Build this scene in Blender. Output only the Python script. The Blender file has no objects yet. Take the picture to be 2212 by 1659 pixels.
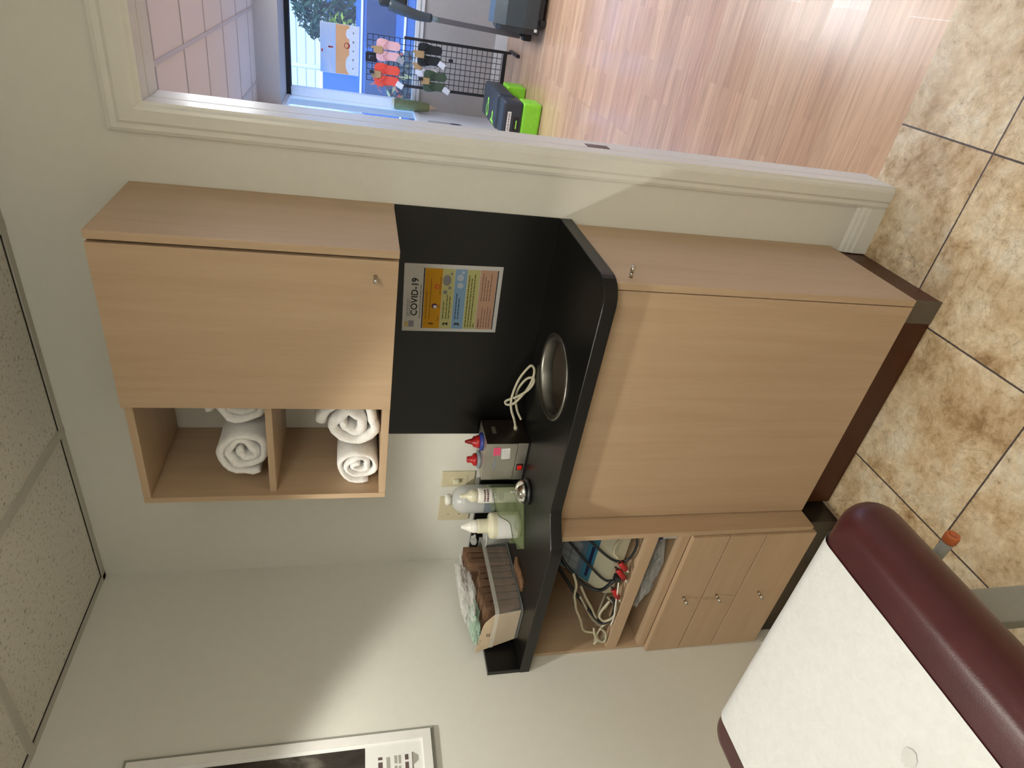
import bpy, bmesh, math, random
from mathutils import Vector, Matrix, noise
random.seed(7)
SC = bpy.context.scene
COL = SC.collection
PI = math.pi

# ------------------------------------------------------------------ camera
cd = bpy.data.cameras.new('camera'); cam = bpy.data.objects.new('camera', cd); COL.objects.link(cam)
CX = Vector((0.1513142, -0.19447717, -0.96916595))     # the phone was held on its side
CY = Vector((0.83000561, 0.55747342, 0.01772223))
CZ = Vector((0.53683769, -0.8070948, 0.24577079))
M4 = Matrix((CX, CY, CZ)).transposed().to_4x4(); M4.translation = Vector((1.91529, -1.65329, 1.575))
cam.matrix_world = M4
cd.sensor_width = 36.0; cd.sensor_fit = 'HORIZONTAL'; cd.lens = 36.0 * 1370.7055 / 2212.0
cd.clip_start = 0.02; cd.clip_end = 300
SC.camera = cam
SC.view_settings.view_transform = 'Standard'; SC.view_settings.look = 'None'
SC.view_settings.exposure = 0.0; SC.view_settings.gamma = 1.0; SC.view_settings.use_curve_mapping = False

# ------------------------------------------------------------------ sky, lamps
W = bpy.data.worlds.new('sky'); SC.world = W; W.use_nodes = True
bg = W.node_tree.nodes['Background']
bg.inputs[0].default_value = (0.27, 0.50, 1.0, 1); bg.inputs[1].default_value = 2.4

def lamp(name, kind, loc, energy, color, rot=(0, 0, 0), **kw):
    l = bpy.data.lights.new(name, kind); o = bpy.data.objects.new(name, l); COL.objects.link(o)
    o.location = loc; o.rotation_euler = rot; l.energy = energy; l.color = color
    for k, v in kw.items(): setattr(l, k, v)
    return o
WARM = (1.0, 0.965, 0.87)
CANS = [(0.60, -0.97), (0.60, -2.55)]
CANE = [56, 42]
for (x, y), e in zip(CANS, CANE):
    lamp('downlight_lamp', 'SPOT', (x, y, 2.375), e, WARM, spot_size=math.radians(94), spot_blend=0.22, shadow_soft_size=0.045)
lamp('sun', 'SUN', (0, -4, 8), 3.0, (1.0, 0.95, 0.88), (math.radians(48), 0, math.radians(25)), angle=0.01)

# ------------------------------------------------------------------ materials
def principled(name):
    m = bpy.data.materials.new(name); m.use_nodes = True
    nt = m.node_tree; return m, nt, nt.nodes['Principled BSDF']
def nd(nt, t, **kw):
    n = nt.nodes.new(t)
    for k, v in kw.items(): setattr(n, k, v)
    return n
def ramp(nt, fac, stops):
    r = nd(nt, 'ShaderNodeValToRGB'); e = r.color_ramp.elements
    while len(e) < len(stops): e.new(0.5)
    for k, (p, c) in enumerate(stops): e[k].position = p; e[k].color = (c[0], c[1], c[2], 1)
    nt.links.new(fac, r.inputs[0]); return r.outputs[0]
def coords(nt, scale=(1, 1, 1), rot=(0, 0, 0)):
    t = nd(nt, 'ShaderNodeTexCoord'); mp = nd(nt, 'ShaderNodeMapping')
    mp.inputs['Scale'].default_value = scale; mp.inputs['Rotation'].default_value = rot
    nt.links.new(t.outputs['Object'], mp.inputs[0]); return mp.outputs[0]
def noise_tex(nt, vec, scale, detail=4, rough=0.55, dist=0.0):
    n = nd(nt, 'ShaderNodeTexNoise'); n.inputs['Scale'].default_value = scale
    n.inputs['Detail'].default_value = detail; n.inputs['Roughness'].default_value = rough; n.inputs['Distortion'].default_value = dist
    nt.links.new(vec, n.inputs['Vector']); return n.outputs['Fac']
def bump(nt, b, h, strength, dist=0.002):
    n = nd(nt, 'ShaderNodeBump'); n.inputs['Strength'].default_value = strength; n.inputs['Distance'].default_value = dist
    nt.links.new(h, n.inputs['Height']); nt.links.new(n.outputs[0], b.inputs['Normal'])
def M(name, c, rough=0.5, metal=0.0, var=0.06, scale=30, bmp=0.0, bscale=None, alpha=1.0, spec=0.5, sheen=0, trans=0, emit=None, stretch=(1, 1, 1), coat=0):
    m, nt, b = principled(name)
    v = coords(nt, stretch); f = noise_tex(nt, v, scale)
    lo = [x * (1 - var) for x in c]; hi = [min(1, x * (1 + var)) for x in c]
    nt.links.new(ramp(nt, f, [(0.3, lo), (0.7, hi)]), b.inputs['Base Color'])
    b.inputs['Roughness'].default_value = rough; b.inputs['Metallic'].default_value = metal
    b.inputs['Specular IOR Level'].default_value = spec
    b.inputs['Alpha'].default_value = alpha
    if trans: b.inputs['Transmission Weight'].default_value = trans
    if sheen: b.inputs['Sheen Weight'].default_value = sheen
    if coat: b.inputs['Coat Weight'].default_value = coat; b.inputs['Coat Roughness'].default_value = 0.15
    if emit:
        b.inputs['Emission Color'].default_value = (*emit[0], 1); b.inputs['Emission Strength'].default_value = emit[1]
    if bmp: bump(nt, b, noise_tex(nt, v, bscale or scale * 4), bmp)
    return m
def wood_mat(name, base, dark, axis='Z', rough=0.42):
    m, nt, b = principled(name)
    st = {'Z': (9, 9, 0.5), 'X': (0.5, 9, 9), 'Y': (9, 0.5, 9)}[axis]
    v = coords(nt, st)
    f = noise_tex(nt, v, 3.0, 5, 0.6, 0.4)
    st2 = tuple(s * 6 for s in st); g = noise_tex(nt, coords(nt, st2), 4.0, 3, 0.6)
    mx = nd(nt, 'ShaderNodeMath', operation='MULTIPLY_ADD'); mx.inputs[1].default_value = 0.25
    nt.links.new(g, mx.inputs[0]); nt.links.new(f, mx.inputs[2])
    nt.links.new(ramp(nt, mx.outputs[0], [(0.35, dark), (0.85, base)]), b.inputs['Base Color'])
    b.inputs['Roughness'].default_value = rough; b.inputs['Specular IOR Level'].default_value = 0.4
    return m
mat = {}
mat['wall'] = M('wall_paint', (0.71, 0.70, 0.635), 0.6, var=0.015, bmp=0.08, bscale=250)
mat['trim'] = M('trim_paint', (0.76, 0.75, 0.69), 0.32, var=0.02)
mat['trimw'] = M('white_frame_paint', (0.80, 0.79, 0.76), 0.35, var=0.02)
mat['wallfar'] = M('grey_wall_paint', (0.50, 0.46, 0.42), 0.6, var=0.03)
mat['maple'] = wood_mat('beech_laminate', (0.52, 0.375, 0.245), (0.45, 0.315, 0.195))
mat['mapleh'] = wood_mat('beech_laminate_cross', (0.52, 0.375, 0.245), (0.45, 0.315, 0.195), 'X')
mat['mapley'] = wood_mat('beech_laminate_side', (0.54, 0.37, 0.225), (0.46, 0.30, 0.175), 'Y')
mat['gap'] = M('dark_gap', (0.02, 0.015, 0.01), 0.8)
mat['black'] = M('black_laminate', (0.0055, 0.005, 0.0045), 0.33, var=0.25, scale=200, bmp=0.06, bscale=700, spec=0.38)
mat['toe'] = wood_mat('dark_toe_board', (0.085, 0.022, 0.006), (0.05, 0.012, 0.003), 'X', 0.38)
mat['steel'] = M('brushed_steel', (0.56, 0.54, 0.48), 0.48, 1.0, var=0.08, scale=60, stretch=(1, 1, 12))
mat['chrome'] = M('chrome', (0.80, 0.79, 0.77), 0.08, 1.0, var=0.02)
mat['nickel'] = M('satin_nickel', (0.55, 0.52, 0.48), 0.25, 1.0, var=0.03)
mat['towel'] = M('terry_cloth', (0.90, 0.88, 0.85), 0.95, var=0.05, scale=120, bmp=0.9, bscale=420, sheen=0.3)
mat['paper'] = M('white_paper', (0.80, 0.80, 0.78), 0.75, var=0.01)
mat['crepe'] = None
mat['vinyl'] = M('maroon_vinyl', (0.062, 0.012, 0.014), 0.33, var=0.12, scale=14, bmp=0.12, bscale=500, spec=0.5)
mat['greymetal'] = M('grey_painted_steel', (0.30, 0.30, 0.26), 0.45, var=0.04)
mat['orange'] = M('orange_plastic', (0.48, 0.12, 0.03), 0.45)
mat['ivory'] = M('ivory_plastic', (0.62, 0.56, 0.38), 0.4, var=0.03)
mat['cream'] = M('cream_plastic', (0.70, 0.67, 0.50), 0.38, var=0.03)
mat['creamc'] = M('cream_cable', (0.50, 0.46, 0.33), 0.45, var=0.05)
mat['whitep'] = M('white_plastic', (0.82, 0.80, 0.73), 0.35, var=0.02)
mat['red'] = M('red_plastic', (0.42, 0.012, 0.015), 0.32)
mat['blue'] = M('blue_plastic', (0.03, 0.05, 0.28), 0.35)
mat['navy'] = M('navy_print', (0.012, 0.014, 0.065), 0.45)
mat['bgrey'] = M('blue_grey_plastic', (0.22, 0.26, 0.30), 0.4)
mat['pink'] = M('pink_sticker', (0.85, 0.09, 0.25), 0.55)
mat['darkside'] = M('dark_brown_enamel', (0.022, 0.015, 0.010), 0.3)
mat['blackp'] = M('black_plastic', (0.012, 0.012, 0.014), 0.4)
mat['brown'] = M('brown_kraft_paper', (0.135, 0.072, 0.038), 0.7, var=0.4, scale=18)
mat['tan'] = M('tan_card', (0.66, 0.52, 0.36), 0.75, var=0.04)
mat['clear'] = M('clear_plastic', (0.72, 0.74, 0.70), 0.08, alpha=0.16, var=0.02)
mat['clearrim'] = M('clear_plastic_rim', (0.70, 0.71, 0.66), 0.12, alpha=0.42, var=0.02)
mat['cleargreen'] = M('green_clear_acrylic', (0.33, 0.40, 0.20), 0.06, alpha=0.26, var=0.02)
mat['edgedark'] = M('acrylic_cut_edge', (0.06, 0.08, 0.04), 0.2)
mat['bag'] = M('plastic_film', (0.80, 0.80, 0.78), 0.22, alpha=0.38, var=0.10, scale=25, bmp=0.8, bscale=45)
mat['baggreen'] = M('green_plastic_film', (0.42, 0.62, 0.48), 0.25, alpha=0.5, var=0.12, bmp=0.8, bscale=45)
mat['milky'] = M('milky_plastic', (0.62, 0.63, 0.62), 0.32, alpha=0.82, var=0.03)
mat['foilbrown'] = M('bronze_card', (0.16, 0.085, 0.045), 0.35, var=0.7, scale=60)
mat['foam'] = M('foam', (0.5, 0.5, 0.5), 0.8)

def m_crepe():
    m, nt, b = principled('crepe_exam_paper')
    v = coords(nt); a = noise_tex(nt, v, 55, 5, 0.7, 0.6)
    b.inputs['Roughness'].default_value = 0.85
    st = noise_tex(nt, coords(nt), 9, 2)
    nt.links.new(ramp(nt, a, [(0.25, (0.66, 0.665, 0.65)), (0.75, (0.74, 0.745, 0.735))]), b.inputs['Base Color'])
    bump(nt, b, a, 0.45, 0.002)
    return m
mat['crepe'] = m_crepe()

def m_ceiltile():
    m, nt, b = principled('fissured_ceiling_tile')
    v = coords(nt); a = noise_tex(nt, v, 95, 4, 0.65, 0.3); c = noise_tex(nt, v, 40, 3, 0.6, 1.2)
    k = ramp(nt, a, [(0.34, (0.36, 0.33, 0.26)), (0.42, (0.68, 0.66, 0.59)), (1.0, (0.75, 0.73, 0.66))])
    k2 = ramp(nt, c, [(0.27, (0.62, 0.60, 0.55)), (0.36, (1, 1, 1))])
    mx = nd(nt, 'ShaderNodeMixRGB', blend_type='MULTIPLY'); mx.inputs[0].default_value = 1
    nt.links.new(k, mx.inputs[1]); nt.links.new(k2, mx.inputs[2])
    nt.links.new(mx.outputs[0], b.inputs['Base Color']); b.inputs['Roughness'].default_value = 0.9
    bump(nt, b, a, 0.5, 0.003)
    return m
mat['ceiltile'] = m_ceiltile()
mat['ceilfar'] = M('white_ceiling_tile', (0.70, 0.62, 0.56), 0.85, var=0.02, scale=80, bmp=0.2, bscale=200)
mat['tbar'] = M('ceiling_grid_paint', (0.50, 0.48, 0.42), 0.45, var=0.02)
mat['tbarfar'] = M('ceiling_grid_paint_warm', (0.55, 0.49, 0.44), 0.45, var=0.02)  # warmer paint tone for the showroom ceiling grid

def m_tile():
    m, nt, b = principled('travertine_floor_tile')
    tc = nd(nt, 'ShaderNodeTexCoord'); L = nt.links.new
    sep = nd(nt, 'ShaderNodeSeparateXYZ'); L(tc.outputs['Object'], sep.inputs[0])
    T = 0.4572
    def cell(out, off):
        a = nd(nt, 'ShaderNodeMath', operation='ADD'); a.inputs[1].default_value = -off; L(out, a.inputs[0])
        d = nd(nt, 'ShaderNodeMath', operation='DIVIDE'); d.inputs[1].default_value = T; L(a.outputs[0], d.inputs[0])
        fl = nd(nt, 'ShaderNodeMath', operation='FLOOR'); L(d.outputs[0], fl.inputs[0])
        fr = nd(nt, 'ShaderNodeMath', operation='SUBTRACT'); L(d.outputs[0], fr.inputs[0]); L(fl.outputs[0], fr.inputs[1])
        c = nd(nt, 'ShaderNodeMath', operation='SUBTRACT'); L(fr.outputs[0], c.inputs[0]); c.inputs[1].default_value = 0.5
        ab = nd(nt, 'ShaderNodeMath', operation='ABSOLUTE'); L(c.outputs[0], ab.inputs[0])
        return fl.outputs[0], ab.outputs[0]
    ix, ax = cell(sep.outputs[0], 1.7197); iy, ay = cell(sep.outputs[1], -0.2596)
    mxx = nd(nt, 'ShaderNodeMath', operation='MAXIMUM'); L(ax, mxx.inputs[0]); L(ay, mxx.inputs[1])
    grout = nd(nt, 'ShaderNodeMath', operation='GREATER_THAN'); grout.inputs[1].default_value = 0.4945; L(mxx.outputs[0], grout.inputs[0])
    cmb = nd(nt, 'ShaderNodeCombineXYZ'); L(ix, cmb.inputs[0]); L(iy, cmb.inputs[1])
    wn = nd(nt, 'ShaderNodeTexWhiteNoise', noise_dimensions='3D'); L(cmb.outputs[0], wn.inputs['Vector'])
    vs = nd(nt, 'ShaderNodeVectorMath', operation='MULTIPLY_ADD'); L(wn.outputs['Color'], vs.inputs[0]); vs.inputs[1].default_value = (7, 7, 7); L(tc.outputs['Object'], vs.inputs[2])
    n1 = noise_tex(nt, vs.outputs[0], 6.5, 12, 0.68, 0.25); n2 = noise_tex(nt, vs.outputs[0], 34, 9, 0.75, 0.3); n3 = noise_tex(nt, vs.outputs[0], 5.0, 8, 0.65, 0.8)
    base = ramp(nt, n1, [(0.33, (0.36, 0.23, 0.11)), (0.43, (0.60, 0.44, 0.26)), (0.54, (0.76, 0.62, 0.42)), (0.68, (0.82, 0.75, 0.60))])
    spots = ramp(nt, n2, [(0.32, (0.42, 0.33, 0.24)), (0.43, (0.90, 0.87, 0.83)), (0.58, (1.0, 1.0, 1.0)), (0.68, (1.2, 1.2, 1.18))])
    mx = nd(nt, 'ShaderNodeMixRGB', blend_type='MULTIPLY'); mx.inputs[0].default_value = 0.9; L(base, mx.inputs[1]); L(spots, mx.inputs[2])
    veins = ramp(nt, n3, [(0.490, (1, 1, 1)), (0.5, (0.45, 0.36, 0.27)), (0.510, (1, 1, 1))])
    mv = nd(nt, 'ShaderNodeMixRGB', blend_type='MULTIPLY'); mv.inputs[0].default_value = 0.5; L(mx.outputs[0], mv.inputs[1]); L(veins, mv.inputs[2])
    mg = nd(nt, 'ShaderNodeMixRGB'); L(grout.outputs[0], mg.inputs[0]); L(mv.outputs[0], mg.inputs[1]); mg.inputs[2].default_value = (0.085, 0.065, 0.06, 1)
    L(mg.outputs[0], b.inputs['Base Color'])
    rr = nd(nt, 'ShaderNodeMath', operation='MULTIPLY_ADD'); L(n2, rr.inputs[0]); rr.inputs[1].default_value = 0.26; rr.inputs[2].default_value = 0.14
    L(rr.outputs[0], b.inputs['Roughness'])
    hh = nd(nt, 'ShaderNodeMath', operation='SUBTRACT'); L(n2, hh.inputs[0]); L(grout.outputs[0], hh.inputs[1])
    bump(nt, b, hh.outputs[0], 0.25, 0.003)
    return m
mat['tile'] = m_tile()

def m_plank():
    m, nt, b = principled('wood_plank_floor'); L = nt.links.new
    tc = nd(nt, 'ShaderNodeTexCoord'); mp = nd(nt, 'ShaderNodeMapping'); mp.inputs['Location'].default_value = (0, -0.045, 0)
    L(tc.outputs['Object'], mp.inputs[0])
    br = nd(nt, 'ShaderNodeTexBrick'); L(mp.outputs[0], br.inputs['Vector'])
    br.offset = 0.37; br.squash = 1; br.inputs['Scale'].default_value = 1.0
    br.inputs['Brick Width'].default_value = 1.22; br.inputs['Row Height'].default_value = 0.188
    br.inputs['Mortar Size'].default_value = 0.0008; br.inputs['Color1'].default_value = (0.66, 0.44, 0.28, 1); br.inputs['Color2'].default_value = (0.58, 0.36, 0.235, 1)
    br.inputs['Mortar'].default_value = (0.42, 0.26, 0.17, 1)
    b2 = nd(nt, 'ShaderNodeTexBrick'); L(mp.outputs[0], b2.inputs['Vector']); b2.offset = 0.43
    b2.inputs['Scale'].default_value = 1.0; b2.inputs['Brick Width'].default_value = 0.41; b2.inputs['Row Height'].default_value = 0.0627; b2.inputs['Mortar Size'].default_value = 0.0
    b2.inputs['Color1'].default_value = (1.08, 1.06, 1.04, 1); b2.inputs['Color2'].default_value = (0.88, 0.86, 0.84, 1)
    g = noise_tex(nt, coords(nt, (1.6, 27, 1)), 2.2, 6, 0.62, 0.8)
    gr = ramp(nt, g, [(0.3, (0.78, 0.74, 0.70)), (0.55, (1.02, 1.01, 0.99)), (0.75, (1.14, 1.14, 1.12))])
    m1 = nd(nt, 'ShaderNodeMixRGB', blend_type='MULTIPLY'); m1.inputs[0].default_value = 1; L(br.outputs['Color'], m1.inputs[1]); L(b2.outputs['Color'], m1.inputs[2])
    m2 = nd(nt, 'ShaderNodeMixRGB', blend_type='MULTIPLY'); m2.inputs[0].default_value = 1; L(m1.outputs[0], m2.inputs[1]); L(gr, m2.inputs[2])
    L(m2.outputs[0], b.inputs['Base Color'])
    rg = nd(nt, 'ShaderNodeMapRange'); L(br.outputs['Color'], rg.inputs[0]); rg.inputs[1].default_value = 0.36; rg.inputs[2].default_value = 0.45; rg.inputs[3].default_value = 0.12; rg.inputs[4].default_value = 0.27; L(rg.outputs[0], b.inputs['Roughness'])
    bump(nt, b, g, 0.08, 0.001)
    return m
mat['plank'] = m_plank()

# ------------------------------------------------------------------ mesh builder
class MB:
    """collects shapes, then links them as one mesh object"""
    def __init__(s): s.v = []; s.f = []; s.mi = []; s.sm = []
    def add(s, vs, fs, m=0, smooth=False):
        o = len(s.v); s.v += [Vector(v) for v in vs]
        for f in fs: s.f.append(tuple(i + o for i in f)); s.mi.append(m); s.sm.append(smooth)
        return s
    def addbm(s, bm, m=0, smooth=False, mtx=None):
        bm.verts.ensure_lookup_table(); idx = {v: i for i, v in enumerate(bm.verts)}
        s.add([(mtx @ v.co) if mtx else v.co.copy() for v in bm.verts], [[idx[v] for v in f.verts] for f in bm.faces], m, smooth); bm.free(); return s
    def box(s, a, b, bev=0.0, m=0, seg=2, mtx=None):
        a = Vector(a); b = Vector(b); lo = Vector(map(min, a, b)); hi = Vector(map(max, a, b))
        bm = bmesh.new(); bmesh.ops.create_cube(bm, size=1)
        for v in bm.verts: v.co = Vector((lo[i] + (v.co[i] + 0.5) * (hi[i] - lo[i]) for i in range(3)))
        if bev: bmesh.ops.bevel(bm, geom=bm.edges[:], offset=min(bev, 0.49 * min(hi - lo)), segments=seg, affect='EDGES', profile=0.5)
        return s.addbm(bm, m, False, mtx)
    def lathe(s, prof, c=(0, 0, 0), n=28, m=0, axis='Z', smooth=True, cap=True, sx=1, sy=1):
        vs = []; fs = []; k = len(prof)
        for r, z in prof:
            for i in range(n):
                a = 2 * PI * i / n; p = Vector((r * math.cos(a) * sx, r * math.sin(a) * sy, z))
                if axis == 'Y': p = Vector((p.x, -p.z, p.y))
                elif axis == 'X': p = Vector((p.z, p.y, -p.x))
                vs.append(p + Vector(c))
        for j in range(k - 1):
            for i in range(n): fs.append((j * n + i, j * n + (i + 1) % n, (j + 1) * n + (i + 1) % n, (j + 1) * n + i))
        if cap:
            if prof[0][0] > 1e-6: fs.append(tuple(range(n))[::-1])
            if prof[-1][0] > 1e-6: fs.append(tuple((k - 1) * n + i for i in range(n)))
        return s.add(vs, fs, m, smooth)
    def cyl(s, p, q, r, n=16, m=0, r2=None, smooth=True):
        return s.tube([p, q], r, n, m, r2=r2, smooth=smooth)
    def tube(s, pts, r, n=8, m=0, r2=None, smooth=True, sub=0):
        P = [Vector(p) for p in pts]
        if sub: P = spline(P, sub)
        vs = []; fs = []; up = None; k = len(P)
        for i, p in enumerate(P):
            t = (P[min(i + 1, k - 1)] - P[max(i - 1, 0)]).normalized()
            if up is None:
                up = t.orthogonal().normalized()
            up = (up - t * up.dot(t)).normalized() if (up - t * up.dot(t)).length > 1e-6 else t.orthogonal().normalized()
            w = t.cross(up); rr = r if r2 is None else r + (r2 - r) * i / (k - 1)
            for j in range(n):
                a = 2 * PI * j / n; vs.append(p + (up * math.cos(a) + w * math.sin(a)) * rr)
        for i in range(k - 1):
            for j in range(n): fs.append((i * n + j, i * n + (j + 1) % n, (i + 1) * n + (j + 1) % n, (i + 1) * n + j))
        fs.append(tuple(range(n))[::-1]); fs.append(tuple((k - 1) * n + j for j in range(n)))
        return s.add(vs, fs, m, smooth)
    def prism(s, poly, z0, z1, m=0, mtx=None, smooth=False):
        n = len(poly); vs = [Vector((x, y, z0)) for x, y in poly] + [Vector((x, y, z1)) for x, y in poly]
        if mtx: vs = [mtx @ v for v in vs]
        fs = [tuple(range(n))[::-1], tuple(range(n, 2 * n))] + [(i, (i + 1) % n, n + (i + 1) % n, n + i) for i in range(n)]
        return s.add(vs, fs, m, smooth)
    def quad(s, a, b, c, d, m=0): return s.add([a, b, c, d], [(0, 1, 2, 3)], m)
    def build(s, name, mats, parent=None, smooth_angle=None, mod=None):
        org = world_loc(parent) if parent else Vector((0, 0, 0))
        return s.link(name, [v - org for v in s.v], mats, parent)
    def local(s, name, mats, parent=None): return s.link(name, s.v, mats, parent)
    def link(s, name, vs, mats, parent):
        me = bpy.data.meshes.new(name); me.from_pydata([tuple(v) for v in vs], [], s.f)
        if not isinstance(mats, (list, tuple)): mats = [mats]
        for mm in mats: me.materials.append(mat[mm] if isinstance(mm, str) else mm)
        me.polygons.foreach_set('material_index', s.mi); me.polygons.foreach_set('use_smooth', s.sm); me.update()
        bm = bmesh.new(); bm.from_mesh(me); bmesh.ops.recalc_face_normals(bm, faces=bm.faces[:]); bm.to_mesh(me); bm.free()
        o = bpy.data.objects.new(name, me); COL.objects.link(o)
        if parent: o.parent = parent
        return o
def world_loc(o):
    v = Vector((0, 0, 0))
    while o: v += o.location; o = o.parent
    return v
def spline(P, sub):
    out = []; n = len(P)
    for i in range(n - 1):
        p0 = P[max(i - 1, 0)]; p1 = P[i]; p2 = P[i + 1]; p3 = P[min(i + 2, n - 1)]
        for k in range(sub):
            t = k / sub
            out.append(0.5 * ((2 * p1) + (p2 - p0) * t + (2 * p0 - 5 * p1 + 4 * p2 - p3) * t * t + (3 * p1 - p0 - 3 * p2 + p3) * t ** 3))
    out.append(P[-1]); return out
def tag(o, label, cat, group=None, kind=None):
    o['label'] = label; o['category'] = cat
    if group: o['group'] = group
    if kind: o['kind'] = kind
    return o
def thing(name, label, cat, loc, group=None, rot=(0, 0, 0)):
    o = bpy.data.objects.new(name, None); COL.objects.link(o); o.location = loc; o.rotation_euler = rot; o.empty_display_size = 0.05
    return tag(o, label, cat, group)
def struct(o, label=None, cat=None):
    o['kind'] = 'structure'
    if label: o['label'] = label
    if cat: o['category'] = cat
    return o
def text_mesh(body, size, align='CENTER', bold=0.0):
    c = bpy.data.curves.new('t', 'FONT'); c.body = body; c.size = size; c.align_x = align; c.align_y = 'CENTER'; c.resolution_u = 3; c.offset = bold
    o = bpy.data.objects.new('t', c); COL.objects.link(o)
    dg = bpy.context.evaluated_depsgraph_get(); me = bpy.data.meshes.new_from_object(o.evaluated_get(dg))
    vs = [v.co.copy() for v in me.vertices]; fs = [tuple(p.vertices) for p in me.polygons]
    bpy.data.objects.remove(o); bpy.data.curves.remove(c); bpy.data.meshes.remove(me)
    return vs, fs
def put_text(mb, body, size, mtx, m=0, align='CENTER', sx=1.0, bold=0.0):
    vs, fs = text_mesh(body, size, align, bold)
    mb.add([mtx @ Vector((v.x * sx, v.y, v.z)) for v in vs], fs, m)
def frame_mtx(o, x, y):
    """matrix placing a sheet's own x/y axes in the room"""
    x = Vector(x).normalized(); y = Vector(y).normalized(); z = x.cross(y)
    m = Matrix((x, y, z)).transposed().to_4x4(); m.translation = Vector(o); return m
def slab_with_holes(outline, holes, z0, z1, bev=0.0):
    """a flat slab cut from a closed outline with round holes, as MB"""
    c = bpy.data.curves.new('s', 'CURVE'); c.dimensions = '2D'; c.fill_mode = 'BOTH'; c.extrude = (z1 - z0) / 2 - bev; c.bevel_depth = bev; c.bevel_resolution = 2; c.offset = -bev
    for loop in [outline] + holes:
        sp = c.splines.new('POLY'); sp.points.add(len(loop) - 1); sp.use_cyclic_u = True
        for p, q in zip(sp.points, loop): p.co = (q[0], q[1], 0, 1)
    o = bpy.data.objects.new('s', c); COL.objects.link(o)
    me = bpy.data.meshes.new_from_object(o.evaluated_get(bpy.context.evaluated_depsgraph_get()))
    mb = MB(); mb.add([v.co + Vector((0, 0, (z0 + z1) / 2)) for v in me.vertices], [tuple(p.vertices) for p in me.polygons])
    bpy.data.objects.remove(o); bpy.data.curves.remove(c); bpy.data.meshes.remove(me); return mb
def circle(cx, cy, r, n=48): return [(cx + r * math.cos(2 * PI * i / n), cy + r * math.sin(2 * PI * i / n)) for i in range(n)]
def rrect(x0, y0, x1, y1, r, n=6):
    out = []
    for cx, cy, a in ((x1 - r, y1 - r, 0), (x0 + r, y1 - r, PI / 2), (x0 + r, y0 + r, PI), (x1 - r, y0 + r, 1.5 * PI)):
        for k in range(n + 1): out.append((cx + r * math.cos(a + PI / 2 * k / n), cy + r * math.sin(a + PI / 2 * k / n)))
    return out

# ------------------------------------------------------------------ the treatment room
RX, RY, CH = 3.25, -3.3, 2.38          # right wall, wall behind the camera, ceiling height
WT = 0.115                              # wall thickness
DL, DR, DH = 1.557, 2.372, 2.035        # door opening
b = MB(); b.box((-0.1, RY - 0.1, -0.06), (RX + 0.1, 0.075, 0)); struct(b.build('floor', 'tile'))
b = MB()
b.box((-0.1, 0, 0), (DL - 0.016, WT, 2.62)); b.box((DR + 0.016, 0, 0), (5.2, WT, 2.62)); b.box((DL - 0.016, 0, DH + 0.016), (DR + 0.016, WT, 2.62))
struct(b.build('wall_back', 'wall'))
struct(MB().box((-0.1, RY, 0), (0, 0, CH + 0.1)).build('wall_left', 'wall'))
struct(MB().box((RX, RY, 0), (RX + 0.1, 0, CH + 0.1)).build('wall_right', 'wall'))
struct(MB().box((-0.1, RY - 0.1, 0), (RX + 0.1, RY, CH + 0.1)).build('wall_front', 'wall'))
ce = slab_with_holes([(0, RY), (RX, RY), (RX, 0), (0, 0)], [circle(x, y, 0.075) for x, y in CANS], CH, CH + 0.02)
ce = struct(ce.build('ceiling', 'ceiltile'))
tb = MB()
for k in range(6):
    x = 0.632 + 0.61 * (k - 0)
    if x < RX: tb.box((x - 0.012, RY, CH - 0.007), (x + 0.012, 0, CH + 0.001))
for k in range(6):
    y = -0.594 - 0.61 * k
    if y > RY:
        xs = [0] + [0.632 + 0.61 * i for i in range(5)] + [RX]
        tb.box((0, y - 0.012, CH - 0.007), (RX, y + 0.012, CH + 0.001))
# wall angle along the edges
tb.box((0, -0.022, CH - 0.006), (RX, 0, CH - 0.001)); tb.box((0, RY, CH - 0.006), (0.022, 0, CH - 0.001))
tb.box((RX - 0.022, RY, CH - 0.006), (RX, 0, CH - 0.001)); tb.box((0, RY, CH - 0.006), (RX, RY + 0.022, CH - 0.001))
tb.build('ceiling_grid', 'tbar', ce)
sh = MB()
sh.box((0.022, -0.0255, CH - 0.0022), (RX, -0.0225, CH - 0.0002)); sh.box((0.0225, RY, CH - 0.0022), (0.0262, -0.024, CH - 0.0002))
sh.build('shadow_gap', 'gap', ce)
for i, (x, y) in enumerate(CANS):
    t = thing('recessed_downlight', ['recessed round downlight in the ceiling above the counter corner', 'recessed round downlight in the ceiling over the middle of the treatment table'][i], 'downlight', (x, y, CH), 'ceiling downlights')
    MB().lathe([(0.073, 0.10), (0.073, 0.0), (0.09, -0.004), (0.092, 0.0), (0.075, 0.004), (0.075, 0.105), (0.0, 0.105)], cap=False).local('trim_ring', 'whitep', t)

# added fill light for the room, hung unseen behind the camera
t = thing('ceiling_light', 'white suspended strip light added as unseen fill, behind the camera', 'ceiling light', (2.15, -1.95, CH - 0.20))
for yy in (-0.45, 0.45): MB().cyl((0, yy, -0.01), (0, yy, 0.20), 0.005, 8).local('hanger_rod', 'trimw', t)
MB().box((-0.05, -0.62, -0.025), (0.05, 0.62, 0), 0.004).local('frame', 'trimw', t)
MB().box((-0.17, -0.61, -0.105), (0.17, 0.61, -0.024), 0.03, seg=3).local('diffuser', M('added_fill_diffuser', (0.9, 0.9, 0.9), 0.4, emit=((1.0, 0.985, 0.915), 14.0)), t)

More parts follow.
